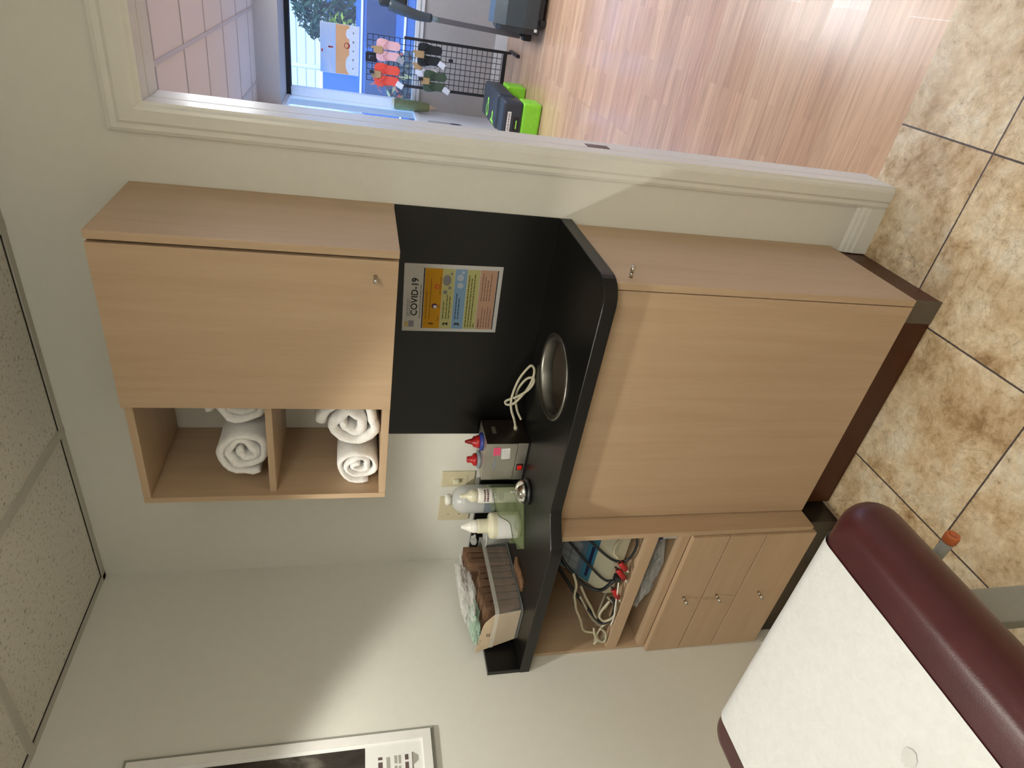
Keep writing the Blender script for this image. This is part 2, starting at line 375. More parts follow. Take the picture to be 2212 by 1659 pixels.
# door frame, casing, baseboards
def sweep_profile(mb, prof, path_fn): pass
cas = MB()
prof = [(0.0, 0.0), (0.0, 0.010), (0.010, 0.014), (0.022, 0.014), (0.030, 0.018), (0.060, 0.019), (0.068, 0.017), (0.074, 0.012), (0.080, 0.010), (0.080, 0.0)]   # from outside to inside edge, thickness
def casing_loop(side):
    vs = []; fs = []; n = len(prof)
    for (bx, bz, dx, dz) in ((1.488, 0, 1, 0), (1.488, DH + 0.080, 1, -1), (DR + 0.069, DH + 0.080, -1, -1), (DR + 0.069, 0, -1, 0)):
        for a, t in prof: vs.append((bx + dx * a * 0.8625, -t * side if side > 0 else WT + t, bz + dz * a))
    for k in range(3):
        for i in range(n - 1): fs.append((k * n + i, k * n + i + 1, (k + 1) * n + i + 1, (k + 1) * n + i))
    cas.add(vs, fs)
casing_loop(1); casing_loop(-1)
struct(cas.build('trim_1', 'trim'))
j = MB()
for ya, yb in ((-0.002, 0.044), (0.049, WT + 0.002)):
    j.box((DL - 0.015, ya, 0), (DL, yb, DH), 0.0015); j.box((DR, ya, 0), (DR + 0.015, yb, DH), 0.0015); j.box((DL - 0.015, ya, DH), (DR + 0.015, yb, DH + 0.015), 0.0015)
j.box((DL - 0.015, 0.044, 0), (DL - 0.003, 0.049, DH)); j.box((DR + 0.003, 0.044, 0), (DR + 0.015, 0.049, DH)); j.box((DL - 0.003, 0.044, DH + 0.003), (DR + 0.003, 0.049, DH + 0.015))
dj = struct(j.build('door_1', 'trim'))
s = MB(); s.box((DL - 0.002, 0.052, 0.900), (DL + 0.0012, 0.085, 0.965), 0.0005); s.build('strike_plate', M('aged_bronze', (0.10, 0.07, 0.07), 0.4, 0.6), dj)
def baseboard(name, x0, y0, x1, y1, nx, ny, h=0.092):
    pr = [(0, 0), (0.014, 0), (0.014, 0.050), (0.011, 0.056), (0.011, 0.068), (0.006, 0.076), (0.006, 0.082), (0.0, h)]
    vs = [(x0 + nx * a, y0 + ny * a, z) for a, z in pr] + [(x1 + nx * a, y1 + ny * a, z) for a, z in pr]; n = len(pr)
    m = MB().add(vs, [(i, (i + 1) % n, n + (i + 1) % n, n + i) for i in range(n)] + [tuple(range(n)), tuple(range(n, 2 * n))])
    return struct(m.build(name, 'trim'))
baseboard('baseboard_back', 1.345, 0, 1.488, 0, 0, -1)
baseboard('baseboard_left', 0, -0.47, 0, RY, 1, 0)

# ------------------------------------------------------------------ upper cabinet
UX0, UX1, UZ0, UZ1 = 0.622, 1.373, 1.476, 2.092
uc = thing('wall_cabinet', 'beech wall cabinet with one closed door and an open towel shelf, above the counter', 'cabinet', ((UX0 + UX1) / 2, -0.16, UZ0))
e = 0.0008
MB().box((UX1 - 0.018, -0.322, UZ0), (UX1, -0.001, UZ1), e).build('side_panel', 'maple', uc)
MB().box((UX0, -0.303, UZ0), (UX0 + 0.017, -0.001, UZ1), e).build('side_panel', 'maple', uc)
MB().box((UX0 + 0.017, -0.3025, UZ1 - 0.018), (UX1 - 0.018, -0.001, UZ1), e).build('top_panel', 'mapleh', uc)
MB().box((UX0 + 0.017, -0.3025, UZ0), (UX1 - 0.018, -0.001, UZ0 + 0.018), e).build('bottom_panel', 'mapleh', uc)
MB().box((1.010, -0.302, UZ0 + 0.018), (1.026, -0.001, UZ1 - 0.018), e).build('partition', 'maple', uc)
MB().box((UX0 + 0.017, -0.290, 1.767), (1.010, -0.001, 1.784), e).build('shelf', 'mapleh', uc)
dr = MB().box((0.944, -0.322, UZ0 + 0.001), (1.348, -0.304, UZ1), e).build('door', 'maple', uc)
def knob(parent, c, d, r=0.0058, ln=0.028):
    d = Vector(d); m = MB(); c = Vector(c)
    m.cyl(c, c + d * 0.014, 0.0045, 12); m.cyl(c + d * 0.012, c + d * ln, r * 0.8, 16, r2=r); m.cyl(c + d * ln, c + d * (ln + 0.002), r, 16, r2=r * 0.8)
    return m.build('knob', 'nickel', parent)
knob(dr, (1.310, -0.322, 1.527), (0, -1, 0))

# ------------------------------------------------------------------ lower cabinets
bc = thing('base_cabinet', 'beech base cabinet with plain front panel under the waste chute', 'cabinet', (0.975, -0.19, 0))
MB().box((1.341, -0.385, 0.129), (1.359, -0.002, 0.984), e).build('end_panel', 'maple', bc)
knob(bc.children[0], (1.359, -0.350, 0.936), (1, 0, 0))
MB().box((0.594, -0.385, 0.129), (1.3385, -0.367, 0.982), e).build('front_panel', 'maple', bc)
MB().box((0.594, -0.364, 0.129), (1.341, -0.002, 0.147), e).build('bottom_panel', 'mapleh', bc)
MB().box((0.594, -0.347, 0.0005), (1.342, -0.002, 0.129)).build('toe_kick', 'toe', bc)
MB().box((1.275, -0.349, 0.0006), (1.3435, -0.3465, 0.1285)).build('toe_end_patch', M('grey_brown_patch', (0.13, 0.105, 0.075), 0.6), bc)  # grey-brown patch on the right end of the toe front

du = thing('drawer_cabinet', 'beech drawer cabinet with open shelves above three drawers, in the corner', 'cabinet', (0.295, -0.23, 0))
MB().box((0.573, -0.455, 0.129), (0.591, -0.002, 0.984), e).build('side_panel', 'maple', du)
MB().box((0.002, -0.445, 0.129), (0.016, -0.002, 0.984), e).build('side_panel', 'maple', du)
MB().box((0.016, -0.020, 0.129), (0.573, -0.004, 0.984)).build('back_panel', 'maple', du)
MB().box((0.016, -0.445, 0.660), (0.573, -0.020, 0.700), 0.001).build('shelf', 'mapleh', du)
MB().box((0.016, -0.445, 0.5535), (0.573, -0.020, 0.580), e).build('middle_panel', 'mapleh', du)
MB().box((0.016, -0.445, 0.129), (0.573, -0.020, 0.147), e).build('bottom_panel', 'mapleh', du)
MB().box((0.002, -0.420, 0.0005), (0.573, -0.002, 0.129)).build('toe_kick', 'darkside', du)
for z0, z1, kz in ((0.4285, 0.553, 0.489), (0.2985, 0.4255, 0.367), (0.114, 0.2955, 0.206)):
    d = MB().box((0.003, -0.464, z0), (0.571, -0.4455, z1), 0.0012).build('drawer', 'mapleh', du)
    knob(d, (0.292, -0.464, kz + 0.010), (0, -1, 0))

# ------------------------------------------------------------------ countertop
ol = [(0.001, -0.001), (0.001, -0.497), (0.555, -0.497)]
for k in range(1, 10):
    t = k / 10; ol.append((0.555 + 0.115 * t, -0.497 + 0.074 * (3 * t * t - 2 * t ** 3)))
ol += [(0.670, -0.423)]
for k in range(9):
    a = -PI / 2 + (PI / 2) * k / 8; ol.append((1.372 - 0.065 + 0.065 * math.cos(a), -0.423 + 0.065 + 0.065 * math.sin(a)))
ol += [(1.372, -0.001)]
CC = (0.983, -0.211)
ct = tag(slab_with_holes(ol, [circle(*CC, 0.112)], 0.985, 1.020, 0.0025).build('countertop', 'black'), 'black laminate countertop with curved front edge and a round chute hole', 'countertop')
t = thing('waste_chute_ring', 'round steel ring lining the waste hole in the black countertop', 'chute ring', (CC[0], CC[1], 1.02))
MB().lathe([(0.107, -0.030), (0.108, -0.004), (0.112, 0.003), (0.122, 0.0045), (0.126, 0.0015), (0.126, 0.0), (0.1115, -0.002), (0.1105, -0.030), (0.107, -0.030)], n=64, cap=False).local('ring', M('dark_steel', (0.26, 0.25, 0.22), 0.38, 1.0, var=0.1), t)
MB().lathe([(0.0, -0.298), (0.104, -0.298), (0.1085, -0.028)], n=48, cap=False).local('liner_floor', M('brown_bin_bottom', (0.05, 0.035, 0.02), 0.7), t)
bs = MB().box((0.616, -0.0045, 1.0205), (1.372, -0.0005, 1.474)); tag(bs.build('backsplash', 'black'), 'tall black backsplash panel behind the counter under the wall cabinet', 'backsplash')
ls = MB().box((0.0005, -0.018, 1.0205), (0.612, -0.0005, 1.127), 0.001).box((0.0005, -0.496, 1.0205), (0.019, -0.018, 1.127), 0.001)
tag(ls.build('low_splash', 'black'), 'low black splash rail along the counter corner behind the supply bin', 'splash rail')

# ------------------------------------------------------------------ towels
def roll_towel(name, label, c, rx, rz, ln, turns, seed, tilt=0.0, r0=0.16, flat=0.0, yaw=0.0, start=0.0, wob=0.10):
    rnd = random.Random(seed); N = int(turns * 22); pts = []; 
    for i in range(N + 1):
        t = i / N; a = start + turns * 2 * PI * t
        rr = (r0 + (1 - r0) * t) * (1 + wob * (1 - 0.93 * t * t) * noise.noise(Vector((math.cos(a) * 1.3, math.sin(a) * 1.3, seed + t * 3))) * 2)
        pts.append((rr * math.cos(a), rr * math.sin(a)))
    th = (1 - r0) / turns * 0.43
    ring = []
    nrm = []
    for i in range(N + 1):
        p = pts[max(0, i - 1)]; q = pts[min(N, i + 1)]; dx, dy = q[0] - p[0], q[1] - p[1]; l = math.hypot(dx, dy) or 1
        nrm.append((dy / l, -dx / l))
    steps = [(0, .30), (0.004, .72), (0.011, .96), (0.022, 1.0)] + [(ln * k / 8, 1.0) for k in range(1, 9)]
    vs = []; fs = []; n = 2 * (N + 1); ca, sa = math.cos(tilt), math.sin(tilt); cy, sy = math.cos(yaw), math.sin(yaw)
    for (y, w) in steps:
        for sgn, rng in ((1, range(N + 1)), (-1, range(N, -1, -1))):
            for i in rng:
                x = (pts[i][0] + sgn * nrm[i][0] * th * w) * rx; z = (pts[i][1] + sgn * nrm[i][1] * th * w) * rz
                k = 1 + 0.035 * noise.noise(Vector((x * 30, z * 30, seed * 3 + y * 18)))
                x *= k; z *= k
                if flat and z < -rz * flat: z = -rz * flat - (-(z + rz * flat)) * -0.15
                z2 = z; X = x * ca - z2 * sa; Z = x * sa + z2 * ca
                yy = y + 0.010 * noise.noise(Vector((x * 25, z * 25, seed))) 
                vs.append(Vector((c[0] + X * cy + yy * -sy, c[1] + yy * cy + X * sy, c[2] + Z)))
    for k in range(len(steps) - 1):
        for i in range(n): fs.append((k * n + i, k * n + (i + 1) % n, (k + 1) * n + (i + 1) % n, (k + 1) * n + i))
    # end caps as strips of quads along the cloth
    for k in (0, len(steps) - 1):
        for i in range(N): fs.append((k * n + i, k * n + i + 1, k * n + n - 2 - i, k * n + n - 1 - i))
    zmin = min(v.z for v in vs)
    o = MB().add(vs, fs, 0, True).build(name, 'towel')
    return o, zmin
tw = [('large rolled white towel showing its spiral end, on the upper open shelf', (0.752, -0.262, 1.857), 0.070, 0.070, 0.235, 2.5, 3, 0.5, 1.7845),
      ('rolled white towel half hidden behind the cabinet door, on the upper open shelf', (0.892, -0.240, 1.866), 0.066, 0.074, 0.205, 2.3, 5, 0.0, 1.7845),
      ('small rolled white towel at the left on the lower open shelf', (0.700, -0.262, 1.556), 0.055, 0.060, 0.24, 2.6, 8, -0.2, 1.4945),
      ('rumpled rolled white towel at the right on the lower open shelf', (0.840, -0.255, 1.571), 0.079, 0.074, 0.235, 2.1, 12, 0.9, 1.4945)]
for lab, c, rx, rz, ln, tn, sd, tl, zs in tw:
    o, zm = roll_towel('rolled_towel', lab, c, rx, rz, ln, tn, sd, tl, wob=0.26 if sd == 12 else 0.19)
    o.location.z = zs - zm + 0.0005
    tag(o, lab, 'towel', 'rolled towels on the open shelves')

# ------------------------------------------------------------------ information sign on the backsplash
def strip_sheet(name, label, cat, origin, ax, ay, w, h, paper, draw, mats):
    mtx = frame_mtx(origin, ax, ay); b = MB()
    o = MB(); o.box((0, -h, -0.0007), (w, 0, 0), mtx=mtx)
    root = thing(name, label, cat, mtx @ Vector((w / 2, -h, 0))); o.build('sheet', paper, root)
    draw(b, mtx); b.build('print', mats, root); return root
def R(b, mtx, x0, y0, x1, y1, m, z=0.0004): b.quad(*[mtx @ Vector(p) for p in ((x0, -y0, z), (x1, -y0, z), (x1, -y1, z), (x0, -y1, z))], m)
def D(b, mtx, cx, cy, r, m, z=0.0006, sx=1, n=14): b.add([mtx @ Vector((cx + r * sx * math.cos(2 * PI * i / n), -cy + r * math.sin(2 * PI * i / n), z)) for i in range(n)], [tuple(range(n))], m)
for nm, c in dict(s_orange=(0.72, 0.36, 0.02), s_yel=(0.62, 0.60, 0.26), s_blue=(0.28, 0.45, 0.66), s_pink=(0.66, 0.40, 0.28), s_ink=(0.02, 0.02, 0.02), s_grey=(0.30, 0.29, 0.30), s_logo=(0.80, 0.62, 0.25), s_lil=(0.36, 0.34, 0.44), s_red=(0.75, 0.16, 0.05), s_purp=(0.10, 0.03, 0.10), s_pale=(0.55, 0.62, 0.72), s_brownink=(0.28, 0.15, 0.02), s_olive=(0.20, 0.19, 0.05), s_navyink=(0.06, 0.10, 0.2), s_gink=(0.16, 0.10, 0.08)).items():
    mat[nm] = M('print_' + nm[2:], tuple(v * 0.74 for v in c), 0.75, var=0.02, spec=0.2)  # shade on the sign is put into these print colours
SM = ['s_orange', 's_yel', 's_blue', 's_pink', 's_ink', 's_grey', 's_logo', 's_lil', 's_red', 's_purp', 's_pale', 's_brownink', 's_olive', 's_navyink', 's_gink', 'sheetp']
mat['sheetp'] = M('shaded_paper', (0.58, 0.57, 0.56), 0.8, var=0.015, spec=0.2)  # paper greyed to carry the shade on the sign
def lines(b, mtx, x0, x1, y, m, rnd, h=0.0022, z=0.0008):
    x = x0
    while x < x1:
        w = rnd.uniform(0.006, 0.016); R(b, mtx, x, y - h / 2, min(x + w, x1), y + h / 2, m, z); x += w + 0.0016
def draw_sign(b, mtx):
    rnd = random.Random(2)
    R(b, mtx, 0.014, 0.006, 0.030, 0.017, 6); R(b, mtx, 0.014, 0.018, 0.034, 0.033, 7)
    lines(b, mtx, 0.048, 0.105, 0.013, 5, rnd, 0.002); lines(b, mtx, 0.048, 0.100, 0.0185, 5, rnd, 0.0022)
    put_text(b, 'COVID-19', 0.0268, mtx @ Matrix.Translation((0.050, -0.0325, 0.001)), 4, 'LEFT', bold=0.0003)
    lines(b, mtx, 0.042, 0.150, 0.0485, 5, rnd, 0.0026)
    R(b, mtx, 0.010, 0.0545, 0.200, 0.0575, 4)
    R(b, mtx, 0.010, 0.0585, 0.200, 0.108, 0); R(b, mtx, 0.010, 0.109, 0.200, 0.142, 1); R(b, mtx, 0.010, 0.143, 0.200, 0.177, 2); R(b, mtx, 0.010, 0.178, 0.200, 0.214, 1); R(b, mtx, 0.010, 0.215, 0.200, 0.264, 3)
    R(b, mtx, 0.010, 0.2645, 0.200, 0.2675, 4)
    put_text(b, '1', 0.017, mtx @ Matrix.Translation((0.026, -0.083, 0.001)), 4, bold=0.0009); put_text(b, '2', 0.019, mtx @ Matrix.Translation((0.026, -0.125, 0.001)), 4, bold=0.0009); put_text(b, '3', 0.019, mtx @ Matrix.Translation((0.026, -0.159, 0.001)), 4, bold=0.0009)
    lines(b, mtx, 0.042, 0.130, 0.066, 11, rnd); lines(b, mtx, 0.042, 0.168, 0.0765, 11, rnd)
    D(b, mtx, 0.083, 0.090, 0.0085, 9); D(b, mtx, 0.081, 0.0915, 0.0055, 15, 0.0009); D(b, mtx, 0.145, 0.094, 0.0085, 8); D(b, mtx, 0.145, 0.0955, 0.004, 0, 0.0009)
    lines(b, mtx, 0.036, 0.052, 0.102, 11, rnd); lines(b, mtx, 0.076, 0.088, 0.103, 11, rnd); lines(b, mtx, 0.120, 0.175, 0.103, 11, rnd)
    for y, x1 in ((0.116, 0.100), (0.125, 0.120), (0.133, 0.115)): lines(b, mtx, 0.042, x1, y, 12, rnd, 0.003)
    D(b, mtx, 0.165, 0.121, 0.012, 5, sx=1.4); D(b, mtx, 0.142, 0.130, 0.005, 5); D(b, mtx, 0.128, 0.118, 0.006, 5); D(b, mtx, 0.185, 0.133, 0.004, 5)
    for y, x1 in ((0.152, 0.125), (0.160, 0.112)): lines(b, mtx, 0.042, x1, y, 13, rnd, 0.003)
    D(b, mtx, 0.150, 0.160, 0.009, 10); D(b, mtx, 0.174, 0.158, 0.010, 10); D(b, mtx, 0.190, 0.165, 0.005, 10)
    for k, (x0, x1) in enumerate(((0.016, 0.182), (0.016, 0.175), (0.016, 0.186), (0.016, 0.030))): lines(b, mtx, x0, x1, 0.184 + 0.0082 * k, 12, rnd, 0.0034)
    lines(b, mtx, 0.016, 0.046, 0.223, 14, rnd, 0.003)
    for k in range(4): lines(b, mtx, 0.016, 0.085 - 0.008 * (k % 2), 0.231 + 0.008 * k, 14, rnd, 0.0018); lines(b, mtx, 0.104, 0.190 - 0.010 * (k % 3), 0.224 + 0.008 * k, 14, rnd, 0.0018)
rt = math.radians(1.2)
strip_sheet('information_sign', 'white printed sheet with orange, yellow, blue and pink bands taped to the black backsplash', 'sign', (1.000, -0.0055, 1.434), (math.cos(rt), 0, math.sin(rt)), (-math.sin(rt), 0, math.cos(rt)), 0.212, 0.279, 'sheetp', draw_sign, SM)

# ------------------------------------------------------------------ wall plates
def plate(name, label, cat, x0, x1, z0, z1):
    t = thing(name, label, cat, ((x0 + x1) / 2, -0.003, z0)); MB().box((x0, -0.006, z0), (x1, -0.0005, z1), 0.0025).build('cover_plate', 'ivory', t); return t
t = plate('light_switch', 'ivory toggle switch plate on the wall right of the white bottle', 'switch', 0.378, 0.449, 1.146, 1.263)
MB().box((0.397, -0.0075, 1.172), (0.430, -0.006, 1.237), 0.0005).build('switch_frame', 'ivory', t)
MB().box((0.402, -0.020, 1.203), (0.420, -0.0065, 1.222), 0.002).build('toggle', 'cream', t)
for z in (1.156, 1.253): MB().lathe([(0.0028, 0), (0.0022, 0.0012), (0, 0.0015)], (0.4135, -0.006, z), axis='Y').build('screw', 'ivory', t)
t = plate('outlet_cover', 'ivory blank wall plate behind the white bottle', 'wall plate', 0.213, 0.329, 1.146, 1.261)
for x, z in ((0.245, 1.185), (0.245, 1.225), (0.297, 1.185), (0.297, 1.225)): MB().lathe([(0.003, 0), (0.0022, 0.0012), (0, 0.0015)], (x, -0.006, z), axis='Y').build('screw', 'nickel', t)

# ------------------------------------------------------------------ gel warmer and its bottles
ZT = 1.0203
gw = thing('gel_warmer', 'steel gel bottle warmer with pink and white stickers and red switch, on the counter', 'gel warmer', (0.61, -0.075, ZT))
x0, x1, y0, y1 = 0.533, 0.685, -0.142, -0.020
zt = 1.160
def two_hole_top(z0, z1): return slab_with_holes([(x0, y0), (x1, y0), (x1, y1), (x0, y1)], [circle(0.568, -0.080, 0.027, 28), circle(0.643, -0.080, 0.027, 28)], z0, z1, 0)
two_hole_top(zt - 0.002, zt).build('top_panel', 'steel', gw)
f = MB(); f.box((x0, y0, ZT + 0.038), (x1, y0 + 0.002, zt - 0.002)); f.box((x0, y0 - 0.0005, ZT + 0.004), (x1, y0 + 0.003, ZT + 0.0365)); f.build('front_panel', 'steel', gw)
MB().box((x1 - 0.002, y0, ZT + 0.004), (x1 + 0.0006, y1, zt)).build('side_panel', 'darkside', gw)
MB().box((x0 - 0.0006, y0, ZT + 0.004), (x0 + 0.002, y1, zt)).build('side_panel', 'steel', gw)
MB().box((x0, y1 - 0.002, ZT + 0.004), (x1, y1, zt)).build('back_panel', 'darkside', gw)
MB().box((x0, y0, ZT), (x1, y1, ZT + 0.004)).build('base', 'blackp', gw)
MB().box((0.575, y0 - 0.003, ZT + 0.009), (0.600, y0, ZT + 0.031), 0.001).build('switch_bezel', 'blackp', gw)
MB().box((0.579, y0 - 0.006, ZT + 0.012), (0.596, y0 - 0.002, ZT + 0.028), 0.002).build('rocker_switch', M('lit_red_switch', (0.55, 0.02, 0.01), 0.3, emit=((1, 0.04, 0.02), 0.15)), gw)
def sticker(name, mm, x0, z0, x1, z1, y, tilt, parent, ink, seed):
    mtx = frame_mtx(((x0 + x1) / 2, y, (z0 + z1) / 2), (math.cos(tilt), 0, math.sin(tilt)), (-math.sin(tilt), 0, math.cos(tilt)))
    w, h = (x1 - x0) / 2, (z1 - z0) / 2; b = MB(); b.prism(rrect(-w, -h, w, h, 0.0025, 3), 0.0002, 0.0006, 0, mtx); rnd = random.Random(seed)
    for k in range(5):
        y = h * 0.72 - k * h * 0.36; x = -w * 0.85
        while x < w * (0.8 - 0.3 * (k == 4)):
            l = rnd.uniform(0.003, 0.007); b.quad(*[mtx @ Vector(p) for p in ((x, y - 0.0006, 0.0008), (min(x + l, w * .85), y - 0.0006, 0.0008), (min(x + l, w * .85), y + 0.0006, 0.0008), (x, y + 0.0006, 0.0008))], 1); x += l + 0.0014
    return b.build(name, [mm, ink], parent)
sticker('pink_sticker', 'pink', 0.637, 1.112, 0.668, 1.135, y0 - 0.0005, 0.06, gw, 's_red', 1)
sticker('white_sticker', 'paper', 0.622, 1.080, 0.665, 1.108, y0 - 0.0005, 0.10, gw, 's_grey', 2)
MB().box((0.575, y0 - 0.0008, 1.122), (0.622, y0, 1.127)).build('blue_smear', 'bgrey', gw)
mtx = frame_mtx((x1 + 0.0008, -0.075, 1.125), (0, 1, 0), (0, 0, 1))
MB().box((-0.018, -0.005, 0), (0.018, 0.008, 0.0006), mtx=mtx).build('side_label', 'steel', gw)
for x, ring, tall, lab in ((0.568, 'bgrey', 0.0, 'gel bottle with short red cap and grey collar, left of two in the warmer'), (0.643, 'blue', 0.010, 'gel bottle with pointed red cap and blue collar, right of two in the warmer')):
    g = thing('gel_bottle', lab, 'gel bottle', (x, -0.080, ZT + 0.005), 'gel bottles in the warmer')
    z = zt - ZT - 0.005
    MB().lathe([(0.0, 0), (0.022, 0.002), (0.0245, 0.01), (0.0245, z - 0.004), (0.024, z + 0.004)]).local('bottle_body', 'milky', g)
    MB().lathe([(0.0245, z + 0.0005), (0.030, z + 0.0005), (0.030, z + 0.006), (0.024, z + 0.010), (0.02, z + 0.011), (0.0, z + 0.011)]).local('collar', ring, g)
    if tall: p = [(0.021, z + 0.010), (0.021, z + 0.018), (0.0185, z + 0.020), (0.018, z + 0.028), (0.010, z + 0.034), (0.0075, z + 0.044), (0.0045, z + 0.055), (0.003, z + 0.057), (0, z + 0.057)]
    else: p = [(0.021, z + 0.010), (0.021, z + 0.020), (0.0155, z + 0.024), (0.0115, z + 0.027), (0.0105, z + 0.040), (0.0095, z + 0.042), (0, z + 0.042)]
    MB().lathe(p).local('cap', 'red', g)
c = MB()
P = [(0.694, -0.075, 1.055), (0.720, -0.066, 1.062), (0.752, -0.050, 1.074), (0.790, -0.036, 1.075), (0.850, -0.030, 1.062), (0.895, -0.030, 1.040), (0.912, -0.040, 1.030), (0.900, -0.058, 1.0245), (0.850, -0.060, 1.032), (0.800, -0.052, 1.052), (0.770, -0.046, 1.070), (0.756, -0.030, 1.086), (0.764, -0.024, 1.090), (0.778, -0.030, 1.076), (0.800, -0.046, 1.058), (0.838, -0.066, 1.036), (0.868, -0.072, 1.0255), (0.880, -0.060, 1.0250), (0.862, -0.040, 1.040), (0.815, -0.026, 1.056), (0.770, -0.022, 1.056), (0.730, -0.030, 1.046), (0.706, -0.045, 1.032)]
c.tube(P, 0.0042, 8, sub=6); c.cyl((0.686, -0.075, 1.055), (0.700, -0.074, 1.056), 0.0065, 10)
pc = tag(c.build('power_cord', 'creamc'), 'looped cream power cord leaning on the black backsplash beside the steel warmer', 'cord')

# ------------------------------------------------------------------ bottles, bell, acrylic bin
lb = thing('gel_bottle', 'white bottle with cone tip and dark red lettering standing behind the chrome bell', 'gel bottle', (0.4823, -0.161, ZT + 0.0035))
MB().lathe([(0.0, 0), (0.023, 0.001), (0.0255, 0.006), (0.0255, 0.130), (0.0245, 0.140), (0.022, 0.145), (0.018, 0.146), (0, 0.146)]).local('bottle_body', 'whitep', lb)
MB().lathe([(0.020, 0.145), (0.0215, 0.147), (0.0215, 0.165), (0.019, 0.168), (0.017, 0.172), (0.009, 0.180), (0.0065, 0.198), (0.0045, 0.203), (0, 0.203)]).local('cap', 'cream', lb)
lt = MB()
def wrap_text(mb, s, size, R, z, ang0, m, rot90=False, sx=1):
    vs, fs = text_mesh(s, size)
    out = []
    for v in vs:
        a = v.x * sx / R + ang0; out.append((R * math.sin(a), -R * math.cos(a), z + v.y))
    mb.add(out, fs, m)
def wrap_bar(mb, a0, a1, R, z0, z1, m, n=8):
    vs = []; 
    for i in range(n + 1):
        a = a0 + (a1 - a0) * i / n; vs += [(R * math.sin(a), -R * math.cos(a), z0), (R * math.sin(a), -R * math.cos(a), z1)]
    mb.add(vs, [(2 * i, 2 * i + 2, 2 * i + 3, 2 * i + 1) for i in range(n)], m, True)
rnd = random.Random(4); va = 0.75
wrap_text(lt, 'ULTRA', 0.017, 0.0258, 0.089, va, 2)
for z, h, mm in ((0.124, 0.006, 0), (0.114, 0.006, 0)):
    a = va - 0.85
    while a < va + 0.75: w = rnd.uniform(0.12, 0.3); wrap_bar(lt, a, a + w, 0.0258, z - h / 2, z + h / 2, mm); a += w + 0.06
for z in (0.100, 0.074, 0.069, 0.064): wrap_bar(lt, va - 0.7, va + 0.7 - rnd.random() * 0.4, 0.0258, z - 0.0008, z + 0.0008, 1)
lt.local('label_print', [M('maroon_ink', (0.09, 0.015, 0.03), 0.5), 's_grey', M('slate_ink', (0.12, 0.14, 0.18), 0.5)], lb)

bb = thing('spray_bottle', 'large milky white bottle with white cap and navy label in front of the wall plate', 'bottle', (0.385, -0.075, ZT))
MB().lathe([(0, 0), (0.046, 0.001), (0.049, 0.006), (0.049, 0.165), (0.047, 0.180), (0.038, 0.198), (0.026, 0.208), (0.014, 0.213), (0.013, 0.222), (0, 0.222)], n=36).local('bottle_body', 'milky', bb)
MB().lathe([(0.0195, 0.217), (0.0195, 0.230), (0.018, 0.234), (0.010, 0.236), (0, 0.236)], n=20).local('cap', 'whitep', bb)
q = MB(); wrap_bar(q, -0.45, 1.35, 0.0493, 0.018, 0.070, 0, 14); wrap_bar(q, -0.45, 1.35, 0.0492, 0.071, 0.108, 1, 14); q.local('label_print', ['navy', 'bgrey'], bb)

cb = thing('lotion_bottle', 'cream lotion bottle with cone tip and white label, inside the green clear bin', 'lotion bottle', (0.390, -0.208, ZT + 0.0035))
MB().lathe([(0, 0), (0.040, 0.001), (0.0435, 0.007), (0.0435, 0.090), (0.042, 0.098), (0.038, 0.102), (0.0245, 0.104), (0.0235, 0.110), (0.0235, 0.138), (0.0225, 0.142), (0, 0.142)], n=36).local('bottle_body', 'cream', cb)
MB().lathe([(0.021, 0.142), (0.0215, 0.144), (0.0215, 0.156), (0.0195, 0.158), (0.019, 0.166), (0.0165, 0.168), (0.008, 0.188), (0.0055, 0.195), (0, 0.195)], n=24).local('cap', 'whitep', cb)
q = MB(); wrap_bar(q, -0.65, 1.6, 0.0438, 0.012, 0.080, 0, 16); q.local('label_print', 'paper', cb)

# acrylic bin with an S-cut side, opening to the left
ab = thing('acrylic_bin', 'green tinted clear open bin holding the cream lotion bottle', 'bin', (0.42, -0.20, ZT))
ad = Vector((0.541 - 0.320, -0.165 + 0.335, 0)).normalized(); an = Vector((-ad.y, ad.x, 0))
A0 = Vector((0.366, -0.292, ZT)); Lb = 0.200
mtx = frame_mtx(A0, ad, (0, 0, 1))
prof = [(0, 0), (Lb, 0), (Lb, 0.105), (0.160, 0.100), (0.125, 0.090), (0.108, 0.082), (0.096, 0.062), (0.085, 0.048), (0.065, 0.042), (0.030, 0.036), (0.018, 0.026), (0.0, 0.022)]
W_ = 0.105
sp = MB(); sp.prism(prof, -0.0015, 0.0015, 0, mtx); sp.build('side_panel', 'cleargreen', ab)
m2 = mtx @ Matrix.Translation((0, 0, -W_)); sp = MB(); sp.prism(prof, -0.0015, 0.0015, 0, m2); sp.build('side_panel', 'cleargreen', ab)
m3 = mtx; ed = MB(); ed.tube([mtx @ Vector((x, y, 0.0003)) for x, y in prof[2:]], 0.0013, 6, sub=3); ed.build('cut_edge', 'edgedark', ab)
fl = MB(); fl.box((0, 0, -W_), (Lb, 0.003, 0), mtx=mtx); fl.build('bin_floor', 'cleargreen', ab)
fl = MB(); fl.box((Lb - 0.003, 0, -W_), (Lb, 0.105, 0), mtx=mtx); fl.build('end_panel', 'cleargreen', ab)

# call bell
be = thing('call_bell', 'chrome desk call bell on a black base, in front of the gel bottles', 'bell', (0.5452, -0.2147, ZT))
MB().lathe([(0, 0), (0.042, 0), (0.043, 0.004), (0.041, 0.010), (0.030, 0.013), (0, 0.013)], n=36).local('base', 'blackp', be)
MB().lathe([(0.036, 0.015), (0.0385, 0.016), (0.0375, 0.022), (0.033, 0.031), (0.024, 0.039), (0.012, 0.0435), (0, 0.0445)], n=40, cap=False).local('dome', 'chrome', be)
MB().lathe([(0.0025, 0.042), (0.0025, 0.050), (0.005, 0.051), (0.005, 0.056), (0.003, 0.058), (0, 0.058)], n=16).local('plunger', 'chrome', be)

